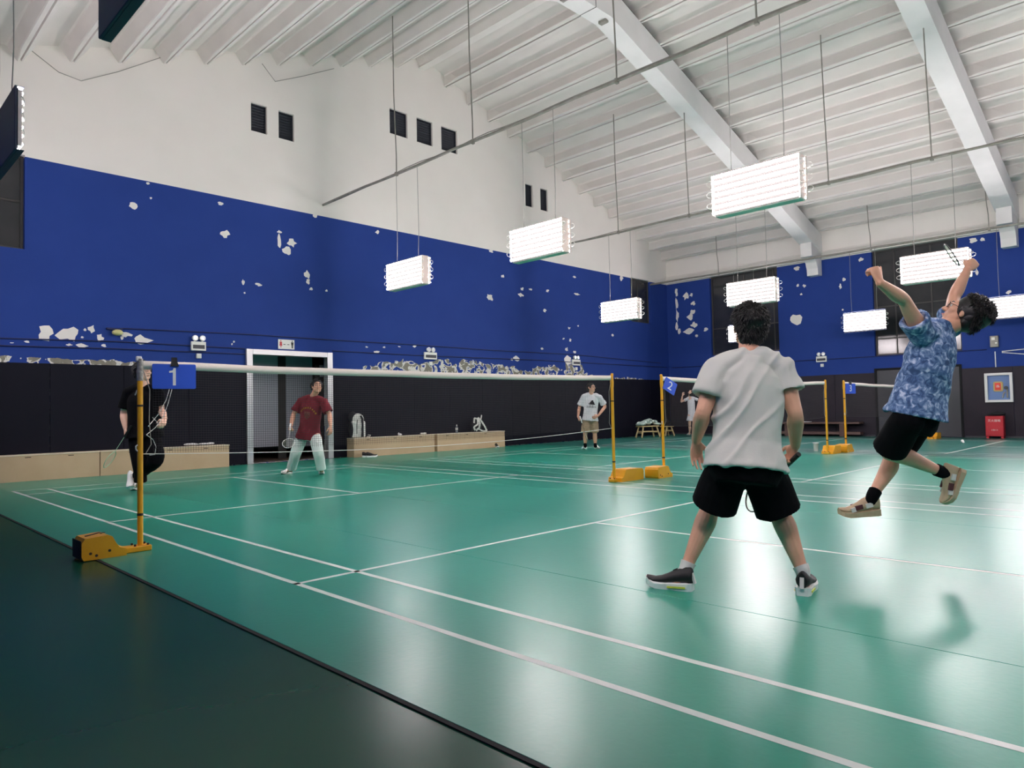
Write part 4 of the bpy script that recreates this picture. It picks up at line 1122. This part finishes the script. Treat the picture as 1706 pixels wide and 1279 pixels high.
def hair(root, off, g, ax, k, n=260, seed=1, length=.045, puff=0.0, spike=0.5, m='hair', longer=0.0, thick=.0062):
    hr, hf, hu = ax; rnd = random.Random(seed); mb = MB()
    A, B, C_ = .083 + puff, .099 + puff, .090 + puff
    c = g(0, -.018 - puff * 1.3, .038 + puff * .45)
    mb.ell(c, (hr * A * k, hf * B * k, hu * C_ * k), 24, 16)
    mb.ell(g(0, -.052 - puff * .3, -.028 - longer * .6), (hr * (.066 + puff * .7) * k, hf * (.050 + puff * .5) * k, hu * (.066 + longer) * k), 20, 12)
    mb.ell(g(0, -.048 - puff * .6, .0), (hr * (.078 + puff * .85) * k, hf * (.062 + puff * .6) * k, hu * .07 * k), 20, 12)
    for s in (-1, 1): mb.ell(g(s * .072, .018, .02), (hr * .013 * k, hf * .018 * k, hu * .034 * k), 10, 8)
    i = 0
    while i < n:
        d = V((rnd.gauss(0, 1), rnd.gauss(0, 1), rnd.gauss(0, 1))).normalized()
        x, y, z = d
        if y > .15 + .75 * z or z < -.75 or (z < -.1 and y > -.1): continue
        i += 1
        p = c + (hr * x * A + hf * y * B + hu * z * C_) * k * .97
        if z < .12: p = g(x * (.079 + puff * .86) * (1 + .12 * min(z, 0)), -.050 - puff * .5 + y * (.062 + puff * .6), .042 + z * (.13 + longer * 1.2)); nrm = (hr * x + hf * y).normalized()
        nrm = (hr * x + hf * y + hu * z).normalized()
        flow = (hf * (.55 if y > -.2 else -.15) * max(z, 0) - hu * (.9 - .5 * max(z, 0)) + hr * x * .35 + V((rnd.gauss(0, .25), rnd.gauss(0, .25), rnd.gauss(0, .25))))
        L = length * k * rnd.uniform(.6, 1.25)
        d0 = (nrm * (.35 + spike * rnd.random()) + flow * .7).normalized(); d1 = (nrm * .1 * spike + flow).normalized()
        r0 = thick * k
        mb.tube([p - nrm * .004, p + d0 * L * .5, p + d0 * L * .5 + d1 * L * .5], [r0, r0 * .75, r0 * .08], 5)
    return mb.build('hair', M[m], root, off)

def person(label, J, S):
    k = S.get('k', 1.0); bk = S.get('b', 1.0); vx = S.get('vox', .008)
    g3 = lambda n: V(J[n])
    pel = (g3('hipL') + g3('hipR')) / 2; shm = (g3('shL') + g3('shR')) / 2
    root = thing('person', label, 'person', (pel.x, pel.y, 0.0), 'badminton players')
    off = root.location.copy()
    spine = shm - pel; up = spine.normalized()
    rS = (g3('shR') - g3('shL')); shw = rS.length / 2; rS = (rS - up * rS.dot(up)).normalized()
    rH = (g3('hipR') - g3('hipL')); rH = (rH - up * rH.dot(up)); rH = (rH.normalized() if rH.length > .03 else rS)
    if rH.dot(rS) < 0: rH = rS
    bend = V(S.get('bend', (0, 0, 0)))
    def ring(t, a, b, n=24, fwd=0.0):
        rr = (rH * (1 - t) + rS * t).normalized(); fr = up.cross(rr).normalized()
        c = pel + spine * t + fr * fwd + bend * (4 * max(0, min(1, t)) * (1 - max(0, min(1, t))))
        return [c + rr * math.cos(q) * a + fr * math.sin(q) * b for q in [2 * PI * j / n for j in range(n)]]
    front = up.cross(rS).normalized()
    # ---- body: one continuous skin
    mb = MB(); B_ = bk
    mb.rings([ring(t, a * B_ * k, b * B_ * k) for t, a, b in ((-.17, .09, .07), (-.10, .135, .095), (0, .155, .11), (.2, .145, .105), (.4, .138, .10), (.6, .145, .105), (.8, .155, .105), (.95, .13, .085), (1.05, .07, .06))])
    gx, ax = add_head(mb, J['head'], J['hf'], J.get('hu', (0, 0, 1)), k)
    hr, hf, hu = ax
    nk = g3('neck')
    limb(mb, [(nk - up * .05, .060 * k * B_ ** .5), (nk, .058 * k * B_ ** .5), (gx(0, -.012, -.06), .054 * k * B_ ** .5), (gx(0, -.012, -.02), .05 * k)], 14, 3)
    for s in 'LR':
        sh, el, wr = g3('sh' + s), g3('el' + s), g3('wr' + s)
        limb(mb, [(nk - up * .03 * k, .05 * k), (sh, .054 * B_ * k)], 12, 4)
        limb(mb, [(sh, .056 * B_ * k), (sh.lerp(el, .35), .050 * B_ * k), (sh.lerp(el, .75), .042 * B_ * k), (el, .038 * B_ * k), (el.lerp(wr, .28), .042 * B_ * k), (el.lerp(wr, .65), .034 * B_ * k), (wr, .0265 * B_ ** .5 * k)], 14, 5)
        hd = J['hand' + s]
        add_hand(mb, wr + V(hd[0]).normalized() * .008, hd[0], hd[1], hd[2], k * S.get('hk', 1.0), hd[3] if len(hd) > 3 else (20, 25, 15), hd[4] if len(hd) > 4 else .2, S.get('fr', .0088))
        hp, kn, an = g3('hip' + s), g3('kn' + s), g3('an' + s)
        bk_dir = (hp - an).cross(rS if s == 'R' else rS); shin = (an - kn).normalized(); cb = -(front - shin * front.dot(shin))
        cb = V(J['calf' + s]).normalized() if 'calf' + s in J else (cb.normalized() if cb.length > .1 else V((0, 0, 0)))
        limb(mb, [(hp, .09 * B_ * k), (hp.lerp(kn, .4), .080 * B_ * k), (hp.lerp(kn, .8), .062 * B_ * k), (kn, .054 * B_ * k), (kn.lerp(an, .15), .052 * B_ * k), (kn.lerp(an, .32) + cb * .012, .056 * B_ * k), (kn.lerp(an, .6) + cb * .006, .045 * B_ * k), (kn.lerp(an, .88), .034 * B_ * k), (an, .036 * k)], 16, 5)
        ft = J['foot' + s]
        hl, fd, fu = V(ft[0]), V(ft[1]).normalized(), V(ft[2]); fu = (fu - fd * fu.dot(fd)).normalized()
        limb(mb, [(an, .036 * k), (hl + fd * .07 + fu * .055, .030 * k), (hl + fd * .14 + fu * .048, .024 * k), (hl + fd * .20 + fu * .044, .018 * k)], 12, 3)
    organic('body', mb, M[S.get('skin', 'skin')], root, off, S.get('bvox', vx), 4)
    face_parts(root, off, gx, ax, k, S.get('glasses', False))
    hair(root, off, gx, ax, k, **S.get('hair', {}))
    # ---- upper garment
    top = MB(); e = S.get('ease', 1.0)
    tt = S.get('torso', [(-.10, .215, .178), (.0, .202, .16), (.2, .182, .132), (.45, .178, .128), (.65, .180, .128), (.8, .178, .125), (.92, .160, .108), (1.0, .122, .088), (1.06, .082, .072), (1.13, .070, .066)])
    t0, a0, b0 = tt[0]
    rs = [ring(t0 + .09, (a0 - .035) * k * bk, (b0 - .035) * k * bk), ring(t0, (a0 - .022) * k * bk, (b0 - .022) * k * bk)] + [ring(t, a * k * bk * e, b * k * bk * e) for t, a, b in tt]
    top.rings(rs)
    def cuff(mb, path, n=18, rec=.02):
        c = cat(path, 4)
        pts = [p for p, r in c]; rr = [r for p, r in c]
        dv = (pts[-1] - pts[-2]).normalized()
        pts += [pts[-1] + dv * .0005, pts[-1] - dv * .035]; rr += [rr[-1] - rec * .75, rr[-1] - rec]
        # rings built with a fixed frame so the turned-in end keeps its orientation
        t = (pts[len(c) - 1] - pts[0]).normalized(); u = t.orthogonal().normalized(); w = t.cross(u); out = []
        for i, (p, r) in enumerate(zip(pts, rr)):
            tg = (pts[min(i + 1, len(c) - 1)] - pts[max(min(i, len(c) - 1) - 1, 0)]).normalized() if i < len(c) else dv
            uu = (u - tg * u.dot(tg)).normalized(); ww = tg.cross(uu)
            out.append([p + (uu * math.cos(2 * PI * j / n) + ww * math.sin(2 * PI * j / n)) * r for j in range(n)])
        mb.rings(out)
        mb.ell(path[0][0], ((path[0][1], 0, 0), (0, path[0][1], 0), (0, 0, path[0][1])), 14, 10)
    for s in 'LR':
        sh, el = g3('sh' + s), g3('el' + s)
        limb(top, [(nk - up * .035 * k, .058 * k * bk), (nk.lerp(sh, .5) + up * .004, .062 * k * bk), (sh, .062 * k * bk)], 14, 4)
        sl = S.get('sleeve' + s, S.get('sleeve', .62))
        cuff(top, [(sh - (el - sh).normalized() * .005, .064 * k * bk), (sh.lerp(el, sl * .5), .070 * k * bk), (sh.lerp(el, sl), S.get('cuff', .074) * k * bk)])
    fold = S.get('fold'); fa = S.get('folda', .006)
    def disp(co, n_):
        q = co - pel; x, z, y = q.dot(rS), q.dot(up), q.dot(front)
        v = noise.noise(V((x * 7, z * 7, y * 7))) * .5
        if fold:
            al, sc_ = fold; u_ = x * math.cos(al) + z * math.sin(al); w_ = -x * math.sin(al) + z * math.cos(al)
            u_ += .035 * noise.noise(V((x * 4, z * 4, 3)))
            nv = noise.noise(V((u_ * sc_, w_ * sc_ * .14, y * 1.2 + 5)))
            v += 1.5 * math.exp(-(nv * 6.5) ** 2) * (.5 + .7 * noise.noise(V((x * 3 + 9, z * 3, 1))))
        return n_ * v * fa
    shirt = organic('shirt', top, M[S['shirt']], root, off, vx, 9, disp)
    # ---- lower garment
    low = MB(); kind = S.get('bottom', 'shorts'); LG = S.get('legs', {})
    wr_ = S.get('waist', [(.08, .150, .115), (.0, .165, .125), (-.10, .172, .13), (-.2, .14, .11)])
    low.rings([ring(t, a * k * bk, b * k * bk) for t, a, b in wr_])
    for s in 'LR':
        hp, kn, an = g3('hip' + s), g3('kn' + s), g3('an' + s)
        if kind == 'shorts':
            h = S.get('hem' + s, S.get('hem', .85)); w1, w2 = S.get('legw', (.115, .120))
            lp = [V(q) for q in J['leg' + s]] if 'leg' + s in J else [hp - up * .03, hp.lerp(kn, h * .5), hp.lerp(kn, h)]
            cuff(low, [(lp[0], .098 * k * bk), (lp[1], w1 * k * bk), (lp[2], w2 * k * bk)], 20, .03)
        else:
            w1, w2, w3 = S.get('legw', (.10, .085, .082))
            cuff(low, [(hp - up * .03, .098 * k * bk), (hp.lerp(kn, .5), w1 * k * bk), (kn, w2 * k * bk), (kn.lerp(an, .5), w3 * k), (an.lerp(kn, .07), w3 * k)], 18, .02)
    organic(S.get('bottom', 'shorts'), low, M[S['lower']], root, off, vx, 4, lambda co, n_: n_ * .007 * noise.noise(V((co.x * 9, co.y * 9, co.z * 5))))
    # ---- shoes and socks
    for s in 'LR':
        hl, fd, fu, L = J['foot' + s]
        so, u_, fr = shoe_parts(root, off, hl, fd, fu, L, None, None, S.get('tall', 1.0))
        h, d, sd, uu, w = fr
        sh_ = u_.build('shoe', M[S['shoe'][0]], root, off)
        so.build('sole', M[S['shoe'][1]], sh_, off)
        for q in range(4):
            p = h + d * L * (.44 + .075 * q) + uu * L * (.262 - .034 * q)
            MB().tube([p - sd * w * .42 - uu * .006, p + uu * .012, p + sd * w * .42 - uu * .006], .0045, 5).build('lace', M[S['shoe'][2]], sh_, off)
        if 'trim' in S:
            MB().bar(h + uu * L * .15 - d * .012, h + uu * L * .36 + d * .004, .022, .012, -d).build('heel_strip', M[S['trim']], sh_, off)
            MB().tube([h + d * L * .36 + uu * L * .27, h + d * L * .40 + uu * L * .38, h + d * L * .33 + uu * L * .42, h + d * L * .30 + uu * L * .3], .006, 6).build('tongue_loop', M['black'], sh_, off)
            for sg_ in (1, -1): MB().bar(h + d * L * .12 + sd * sg_ * w * .845 + uu * .022, h + d * L * .5 + sd * sg_ * w * .86 + uu * .016, .004, .010, uu).build('stripe', M['neon'], sh_, off)
        if 'patch' in S:
            for sg_ in (1, -1):
                for a_, b_2, z_, m_ in ((.44, .62, .26, 'plum'), (.20, .36, .30, 'sock'), (.60, .72, .21, 'sock')):
                    MB().bar(h + d * L * a_ + sd * sg_ * w * .76 + uu * L * z_, h + d * L * b_2 + sd * sg_ * w * .84 + uu * L * (z_ - .03), .012, L * .11, uu).build('side_patch', M[m_], sh_, off)
        if 'socks' in S:
            an, kn = g3('an' + s), g3('kn' + s); shl = S.get('sockh', .10)
            p0 = h + d * .07 + uu * .07
            mbk = MB(); limb(mbk, [(p0, .031 * k), (an, .042 * k), (an + (kn - an).normalized() * shl, .0435 * k * bk ** .5)], 14, 4, False)
            mbk.build('sock', M[S['socks']], root, off)
    return root, shirt, off, dict(pel=pel, up=up, rS=rS, front=front, shm=shm, g=gx, ax=ax, spine=spine)

def decal(me_or_mb, name, m, mtx, shirt, root, off, dirv, lift=.003):
    """print lying on the cloth: flat shapes pressed onto the shirt along dirv"""
    if isinstance(me_or_mb, MB): me = me_or_mb.mesh(name, m)
    else: me = me_or_mb
    me.transform(mtx)
    bm = bmesh.new(); bm.from_mesh(me); bmesh.ops.triangulate(bm, faces=bm.faces[:])
    bmesh.ops.subdivide_edges(bm, edges=[e for e in bm.edges if e.calc_length() > .02], cuts=1)
    tr = BVHTree.FromPolygons([v.co + off for v in shirt.data.vertices], [p.vertices[:] for p in shirt.data.polygons])
    d = V(dirv).normalized()
    for v in bm.verts:
        h = tr.ray_cast(v.co - d * .4, d, 1.2)
        if h[0]: v.co = h[0] - d * lift
    bm.to_mesh(me); bm.free()
    me.transform(Matrix.Translation(-off))
    o = bpy.data.objects.new(name, me); COL.objects.link(o); o.parent = root
    return o

def racket(label, butt, axis, nrm, frame_m, string_m='string', grip_m='black', dense=True):
    a = V(axis).normalized(); n = V(nrm); n = (n - a * n.dot(a)).normalized(); s = a.cross(n); b = V(butt)
    r = thing('badminton_racket', label, 'racket', butt, 'badminton rackets')
    MB().tube([b, b + a * .005, b + a * .165, b + a * .18], [.015, .0155, .0135, .009], 10).build('grip', M[grip_m], r, b)
    MB().tube([b + a * .175, b + a * .42], .0038, 8).build('shaft', M[frame_m], r, b)
    c = b + a * .545
    el = [c + a * .125 * math.cos(t) + s * (.098 * math.sin(t) * (1 - .08 * math.cos(t))) for t in [2 * PI * j / 32 for j in range(32)]]
    MB().tube(el, .0052, 8, closed=True).build('head_frame', M[frame_m], r, b)
    st = MB()
    for q in range(-7, 8):
        x = q * .0128; h = .125 * math.sqrt(max(0, 1 - (x / .098) ** 2)); st.tube([c + s * x - a * h, c + s * x + a * h], .0005, 3)
    for q in range(-9, 10):
        x = q * .0128; h = .098 * math.sqrt(max(0, 1 - (x / .125) ** 2)); st.tube([c + a * x - s * h, c + a * x + s * h], .0005, 3)
    tag(st.build('strings', M[string_m], r, b), kind='stuff')
    return r
M['rk_dark'] = mat('racket_dark', (26, 30, 20), .3); M['rk_white'] = mat('racket_white', (226, 226, 222), .3); M['rk_mint'] = mat('racket_mint', (190, 226, 190), .35)

rt = V((math.cos(yaw), math.sin(yaw), 0)); fwd = V((-math.sin(yaw), math.cos(yaw), 0)); ZZ = V((0, 0, 1))
def D3(a, b, c): return rt * a + fwd * b + ZZ * c          # across the hall view, away, up

# --- grey-shirted player waiting in front, seen from behind
A = dict(head=(1.743, -4.209, 1.533), hf=D3(.05, .95, .12), neck=(1.700, -4.229, 1.377), shL=(1.529, -4.108, 1.267), shR=(1.799, -4.379, 1.273),
         elL=(1.423, -4.075, 1.033), elR=(1.796, -4.448, 1.015), wrL=(1.541, -3.959, 0.872), wrR=(1.947, -4.377, 0.829),
         hipL=(1.486, -4.196, 0.760), hipR=(1.618, -4.327, 0.756), knL=(1.677, -3.976, 0.487), knR=(1.853, -4.294, 0.472),
         legL=[(1.501, -4.195, 0.746), (1.542, -4.117, 0.623), (1.566, -4.050, 0.494)], legR=[(1.620, -4.315, 0.742), (1.713, -4.316, 0.599), (1.771, -4.338, 0.461)], anL=(1.492, -3.899, 0.127), anR=(1.825, -4.446, 0.124),
         handL=(D3(.05, .25, -1), D3(.15, -1, -.2), D3(1, .1, 0), (18, 22, 14)), handR=(D3(-.12, .55, -.8), D3(-.9, -.1, -.2), D3(.2, .8, .5), (62, 78, 50), .5),
         footL=((1.469, -3.952, 0.000), D3(-.86, .52, 0), (0, 0, 1), .285), footR=((1.756, -4.470, 0.000), D3(.52, .86, 0), (0, 0, 1), .285))
A['footL'] = (A['footL'][0], A['footL'][1], V((0, 0, 1)), .285)
PA = person('person in a grey tee and black shorts crouching ready, seen from behind', A, dict(
    b=1.12, vox=.008, bvox=.0046, fr=.0082, shirt='greytee', lower='blackcloth', hem=.98, legw=(.112, .118), fold=(R(-38), 10), folda=.016, sleeve=.60, sleeveR=.48, cuff=.082,
    torso=[(-.10, .212, .178), (.0, .200, .162), (.2, .172, .130), (.45, .170, .126), (.65, .178, .128), (.8, .180, .124), (.92, .162, .108), (1.0, .124, .088), (1.06, .086, .074), (1.13, .072, .068)],
    waist=[(.06, .150, .12), (.0, .165, .13), (-.12, .185, .145), (-.25, .150, .125)],
    shoe=('shoeblack', 'shoewhite', 'black'), trim='sock', socks='sock', sockh=.03, hair=dict(n=1900, seed=4, length=.030, longer=.022, puff=.014, spike=.32, thick=.0036)))
racket('dark-framed racket held low by the grey-shirted player', V((1.922, -4.407, 0.781)), V((2.154, -4.015, 0.485)) - V((1.922, -4.407, 0.781)), D3(-.35, -.75, .55), 'rk_dark')

# --- player leaping for a smash in the blue patterned shirt
FB = D3(-.75, .65, 0)
Bj = dict(head=(3.316, -4.956, 1.654), hf=D3(-.64, .42, .60), hu=D3(.62, -.2, .76), neck=(3.211, -4.874, 1.549), shL=(2.949, -4.809, 1.514), shR=(3.377, -4.872, 1.581),
          elL=(2.710, -4.777, 1.716), elR=(3.553, -4.862, 1.803), wrL=(2.494, -4.707, 1.812), wrR=(3.640, -4.931, 2.001),
          hipL=(2.986, -4.705, 0.982), hipR=(3.249, -4.714, 0.985), knL=(3.150, -4.517, 0.729), knR=(3.399, -4.481, 0.697), anL=(3.402, -4.789, 0.577), anR=(3.181, -4.389, 0.400),
          handL=(D3(-.25, .1, .95), D3(-.3, .95, .0), D3(.9, .3, .2), (70, 80, 50), -.15), handR=(D3(.75, .2, .62), D3(.2, .9, .1), D3(-.6, .2, .7), (60, 70, 45), .4),
          calfL=D3(.15, -.3, .8), calfR=D3(.8, -.3, 0),
          footL=((3.502, -4.890, 0.595), D3(-.38, .1, -.92), D3(-.92, -.1, .38), .275), footR=((3.233, -4.420, 0.269), D3(-1, .12, -.06), D3(-.06, 0, 1), .285))
PB = person('person in a blue patterned shirt leaping with both arms raised for a smash', Bj, dict(
    b=1.06, vox=.009, bvox=.0062, shirt='bluepattern', lower='blackcloth', hem=.93, legw=(.104, .108), sleeve=.45, cuff=.080, folda=.012, fold=(R(60), 5), glasses=True,
    torso=[(-.02, .220, .185), (.06, .208, .168), (.22, .190, .148), (.45, .182, .140), (.65, .182, .138), (.8, .180, .13), (.92, .160, .11), (1.0, .122, .09), (1.06, .084, .076), (1.12, .072, .07)],
    waist=[(.10, .15, .12), (.0, .165, .13), (-.12, .165, .13), (-.22, .13, .11)],
    shoe=('tan', 'tan', 'plum'), patch=True, tall=1.22, socks='blackcloth', sockh=.055, hair=dict(n=1800, seed=9, length=.036, puff=.024, spike=.42, thick=.0036)))
racket('racket swung back in the raised hand of the leaping player', V((3.670, -4.948, 2.028)), D3(.32, .9, .35), D3(.8, -.2, .5), 'rk_dark', 'string', 'shoewhite')

# --- player in black walking behind the number 1 post
Cj = dict(head=(1.155, 4.493, 1.710), hf=D3(.9, -.42, .05), neck=(1.176, 4.510, 1.508), shR=(1.016, 4.676, 1.420), shL=(1.308, 4.383, 1.412),
          elR=(0.981, 4.768, 1.118), elL=(1.358, 4.389, 1.158), wrR=(0.969, 4.649, 0.924), wrL=(1.305, 4.093, 1.047),
          hipR=(1.111, 4.581, 0.844), hipL=(1.248, 4.444, 0.840), knR=(1.087, 4.428, 0.448), knL=(1.225, 4.231, 0.479), anR=(1.116, 4.498, 0.152), anL=(1.173, 4.835, 0.221),
          handR=(D3(.15, -.2, -1), D3(.8, .2, 0), D3(.2, -.9, 0), (60, 70, 50), .4), handL=(D3(.1, -.7, -.55), D3(-.6, .2, -.4), D3(-.3, -.4, .8), (35, 40, 30)),
          footR=((1.266, 4.930, 0.000), D3(-.1, -1, 0), ZZ, .285), footL=((1.135, 4.944, 0.210), D3(.35, -.75, -.55), D3(.1, -.5, .85), .285))
Cj['footR'] = (V((1.352, 5.340, 0.000)), D3(.22, -.97, 0), ZZ, .285)
PC = person('person all in black with white shoes walking behind the number 1 post', Cj, dict(
    b=1.12, k=1.1, vox=.011, bvox=.0085, fr=.0105, skin='skin2', shirt='blackcloth', lower='blackcloth', bottom='trousers', legw=(.10, .085, .075), glasses=True, sleeve=.72, cuff=.078,
    shoe=('shoewhite', 'shoewhite', 'orange'), hair=dict(n=300, seed=3, length=.04, puff=.008)))
racket('pale mint racket held edge-on by the player in black', V((0.992, 4.468, 0.957)), V((0.757, 4.672, 0.461)) - V((0.992, 4.468, 0.957)), D3(.84, .05, .5), 'rk_mint')

# --- player in the maroon tee before the doorway
Dj = dict(head=(4.031, 4.806, 1.535), hf=D3(.45, -.85, .22), hu=D3(.12, 0, 1), neck=(4.015, 4.902, 1.372), shR=(3.886, 5.106, 1.284), shL=(4.122, 4.729, 1.264),
          elR=(3.776, 5.157, 1.068), elL=(4.164, 4.627, 1.045), wrR=(3.661, 5.026, 0.874), wrL=(4.102, 4.487, 0.852),
          hipR=(3.922, 5.098, 0.731), hipL=(4.037, 4.912, 0.728), knR=(3.788, 5.107, 0.405), knL=(3.981, 4.700, 0.416), anR=(3.806, 5.318, 0.095), anL=(4.080, 4.760, 0.090),
          handR=(D3(0, -.6, -.8), D3(.7, -.2, .3), D3(.2, -.8, .5), (60, 72, 50), .4), handL=(D3(.05, -.3, -1), D3(-.7, .6, 0), D3(-.2, -.9, 0), (30, 40, 25)),
          footR=(V((4.054, 5.793, 0.000)), D3(-.3, -.95, 0), ZZ, .28), footL=(V((4.372, 5.289, 0.000)), D3(.3, -.95, 0), ZZ, .28))
PD = person('person in a maroon tee and pale trousers crouching in front of the doorway', Dj, dict(
    b=1.04, vox=.012, bvox=.009, fr=.011, skin='skin', shirt='maroon', lower='trousers', bottom='trousers', legw=(.098, .09, .085), glasses=True, sleeve=.8, cuff=.084, fold=(R(30), 5), folda=.010,
    torso=[(-.17, .228, .190), (.0, .206, .165), (.2, .178, .132), (.45, .174, .128), (.65, .178, .128), (.8, .178, .125), (.92, .160, .108), (1.0, .122, .088), (1.06, .082, .072), (1.13, .070, .066)],
    shoe=('shoewhite', 'sock', 'sock'), hair=dict(n=200, seed=5, length=.045, puff=.003)))
racket('white racket hanging from the hand of the maroon-shirted player', V((3.644, 5.014, 0.905)), V((3.422, 4.656, 0.616)) - V((3.644, 5.014, 0.905)), D3(.15, -.9, .55), 'rk_white', 'string', 'shoewhite')
# gold print on the maroon tee
ctr = PD[3]['pel'] + PD[3]['spine'] * .72; tf = frame(ctr + PD[3]['front'] * .25, -PD[3]['rS'], PD[3]['up'])
mb = MB()
for i in range(9):
    a = R(60) * (i - 4) / 4; x, y = .16 * math.sin(a), .16 * math.cos(a) - .10
    mb.prism([(x - .013, y - .012), (x + .009, y - .016), (x + .013, y + .012), (x - .009, y + .017)], (0, 0, 0), (1, 0, 0), (0, 1, 0), (0, 0, .001))
decal(mb, 'gold_print', M['gold'], tf, PD[1], PD[0], PD[2], -PD[3]['front'])
mb = MB()
mb.prism([(-.055, -.01), (.055, -.01), (.055, -.08), (.03, -.12), (0, -.14), (-.03, -.12), (-.055, -.08)], (0, 0, 0), (1, 0, 0), (0, 1, 0), (0, 0, .001))
decal(mb, 'shield_print', mat('faded_print', (140, 84, 74), .8), tf, PD[1], PD[0], PD[2], -PD[3]['front'])

# --- player in the white tee on the far side of court one / two
Ej = dict(head=(11.505, 4.749, 1.566), hf=D3(.72, -.66, .12), neck=(11.546, 4.786, 1.419), shR=(11.410, 4.925, 1.349), shL=(11.694, 4.642, 1.326),
          elR=(11.378, 5.042, 1.084), elL=(11.831, 4.587, 1.100), wrR=(11.205, 4.943, 0.863), wrL=(11.558, 4.588, 0.883),
          hipR=(11.469, 4.894, 0.813), hipL=(11.595, 4.768, 0.809), knR=(11.413, 4.898, 0.444), knL=(11.620, 4.762, 0.437), anR=(11.494, 4.974, 0.128), anL=(11.673, 4.795, 0.122),
          handR=(D3(.2, -.4, -.9), D3(.8, 0, 0), D3(.1, -.9, 0), (60, 70, 45), .4), handL=(D3(-.7, -.5, -.3), D3(-.3, .8, 0), D3(-.2, 0, .8), (25, 25, 20)),
          footR=(V((12.425, 5.712, 0.000)), D3(-.35, -.93, 0), ZZ, .29), footL=(V((12.534, 5.477, 0.000)), D3(.15, -.98, 0), ZZ, .29))
PE = person('person in a white printed tee and khaki shorts standing hand on hip', Ej, dict(
    k=1.02, b=.97, vox=.013, bvox=.0105, fr=.012, skin='skin', shirt='whitetee', lower='cargo', hem=.92, legw=(.11, .112), glasses=True, sleeve=.78, cuff=.088, fold=(R(20), 5), folda=.010,
    torso=[(-.10, .206, .172), (.0, .196, .156), (.2, .178, .132), (.45, .174, .128), (.65, .178, .128), (.8, .178, .125), (.92, .160, .108), (1.0, .122, .088), (1.06, .082, .072), (1.13, .070, .066)],
    shoe=('shoewhite', 'shoewhite', 'sock'), socks='blackcloth', sockh=.05, hair=dict(n=160, seed=6, length=.04)))
racket('racket with a white grip held down by the player in the white tee', V((11.158, 4.848, 0.878)), D3(.25, -.3, -.92), D3(.95, .1, .2), 'rk_dark', 'string', 'shoewhite')
I_ = PE[3]
tf = frame(I_['pel'] + I_['spine'] * .66 + I_['front'] * .3, -I_['rS'], I_['up'])
mb = MB()
for i, (x0, x1) in enumerate(((-.105, -.055), (-.058, -.008), (-.008, .042))):
    hh = (.035, .075, .115)[i]
    mb.prism([(x0 + .045, 0), (x1 + .045, 0), (x1 + .045 - .0 * hh, 0.0), (x1 + .045 - .3 * hh - .01, hh * .62), (x0 + .045 - .58 * hh + .02, hh * .8), ][:2] + [(x1 + .045 - .58 * hh, hh), (x0 + .045 - .58 * hh, hh * .72)], (0, 0, 0), (1, 0, 0), (0, 1, 0), (0, 0, .001))
decal(mb, 'three_bar_print', M['black'], tf, PE[1], PE[0], PE[2], -I_['front'], .004)
decal(text_mesh('adidas', .095, M['black'], 'shirt_lettering', .0005), 'shirt_lettering', M['black'], tf @ Matrix.Translation((0, -.05, 0)), PE[1], PE[0], PE[2], -I_['front'], .004)

# --- far player in white, half hidden behind the grey-shirted one
Fj = dict(head=(19.380, 6.631, 1.525), hf=D3(-.35, .3, .75), hu=D3(.5, 0, .8), neck=(19.426, 6.734, 1.383), shL=(19.353, 6.810, 1.302), shR=(19.648, 6.656, 1.318),
          elL=(19.222, 6.946, 1.222), elR=(19.781, 6.526, 1.230), wrL=(19.161, 6.855, 1.428), wrR=(19.823, 6.474, 1.438),
          hipL=(19.433, 6.759, 0.739), hipR=(19.625, 6.709, 0.735), knL=(19.437, 6.772, 0.407), knR=(19.777, 6.715, 0.397), anL=(19.617, 6.890, 0.108), anR=(20.048, 6.742, 0.093),
          handL=(D3(.3, 0, 1), D3(0, -1, 0), D3(1, 0, 0), (40, 40, 30)), handR=(D3(.2, 0, 1), D3(0, -1, 0), D3(-1, 0, 0), (60, 60, 50)),
          footL=(V((20.814, 7.607, 0.000)), D3(-.5, -.85, 0), ZZ, .25), footR=(V((21.142, 7.427, 0.000)), D3(.6, -.8, 0), ZZ, .25))
PF = person('person in a white outfit reaching up by the far corner, beside the number 2 board', Fj, dict(
    k=.92, b=.86, vox=.014, bvox=.0115, fr=.012, skin='skin2', shirt='whitetee', lower='whitetee', hem=.55, legw=(.11, .14), sleeve=.5, folda=.006,
    shoe=('shoewhite', 'shoewhite', 'sock'), hair=dict(n=120, seed=7, length=.05, longer=.02)))
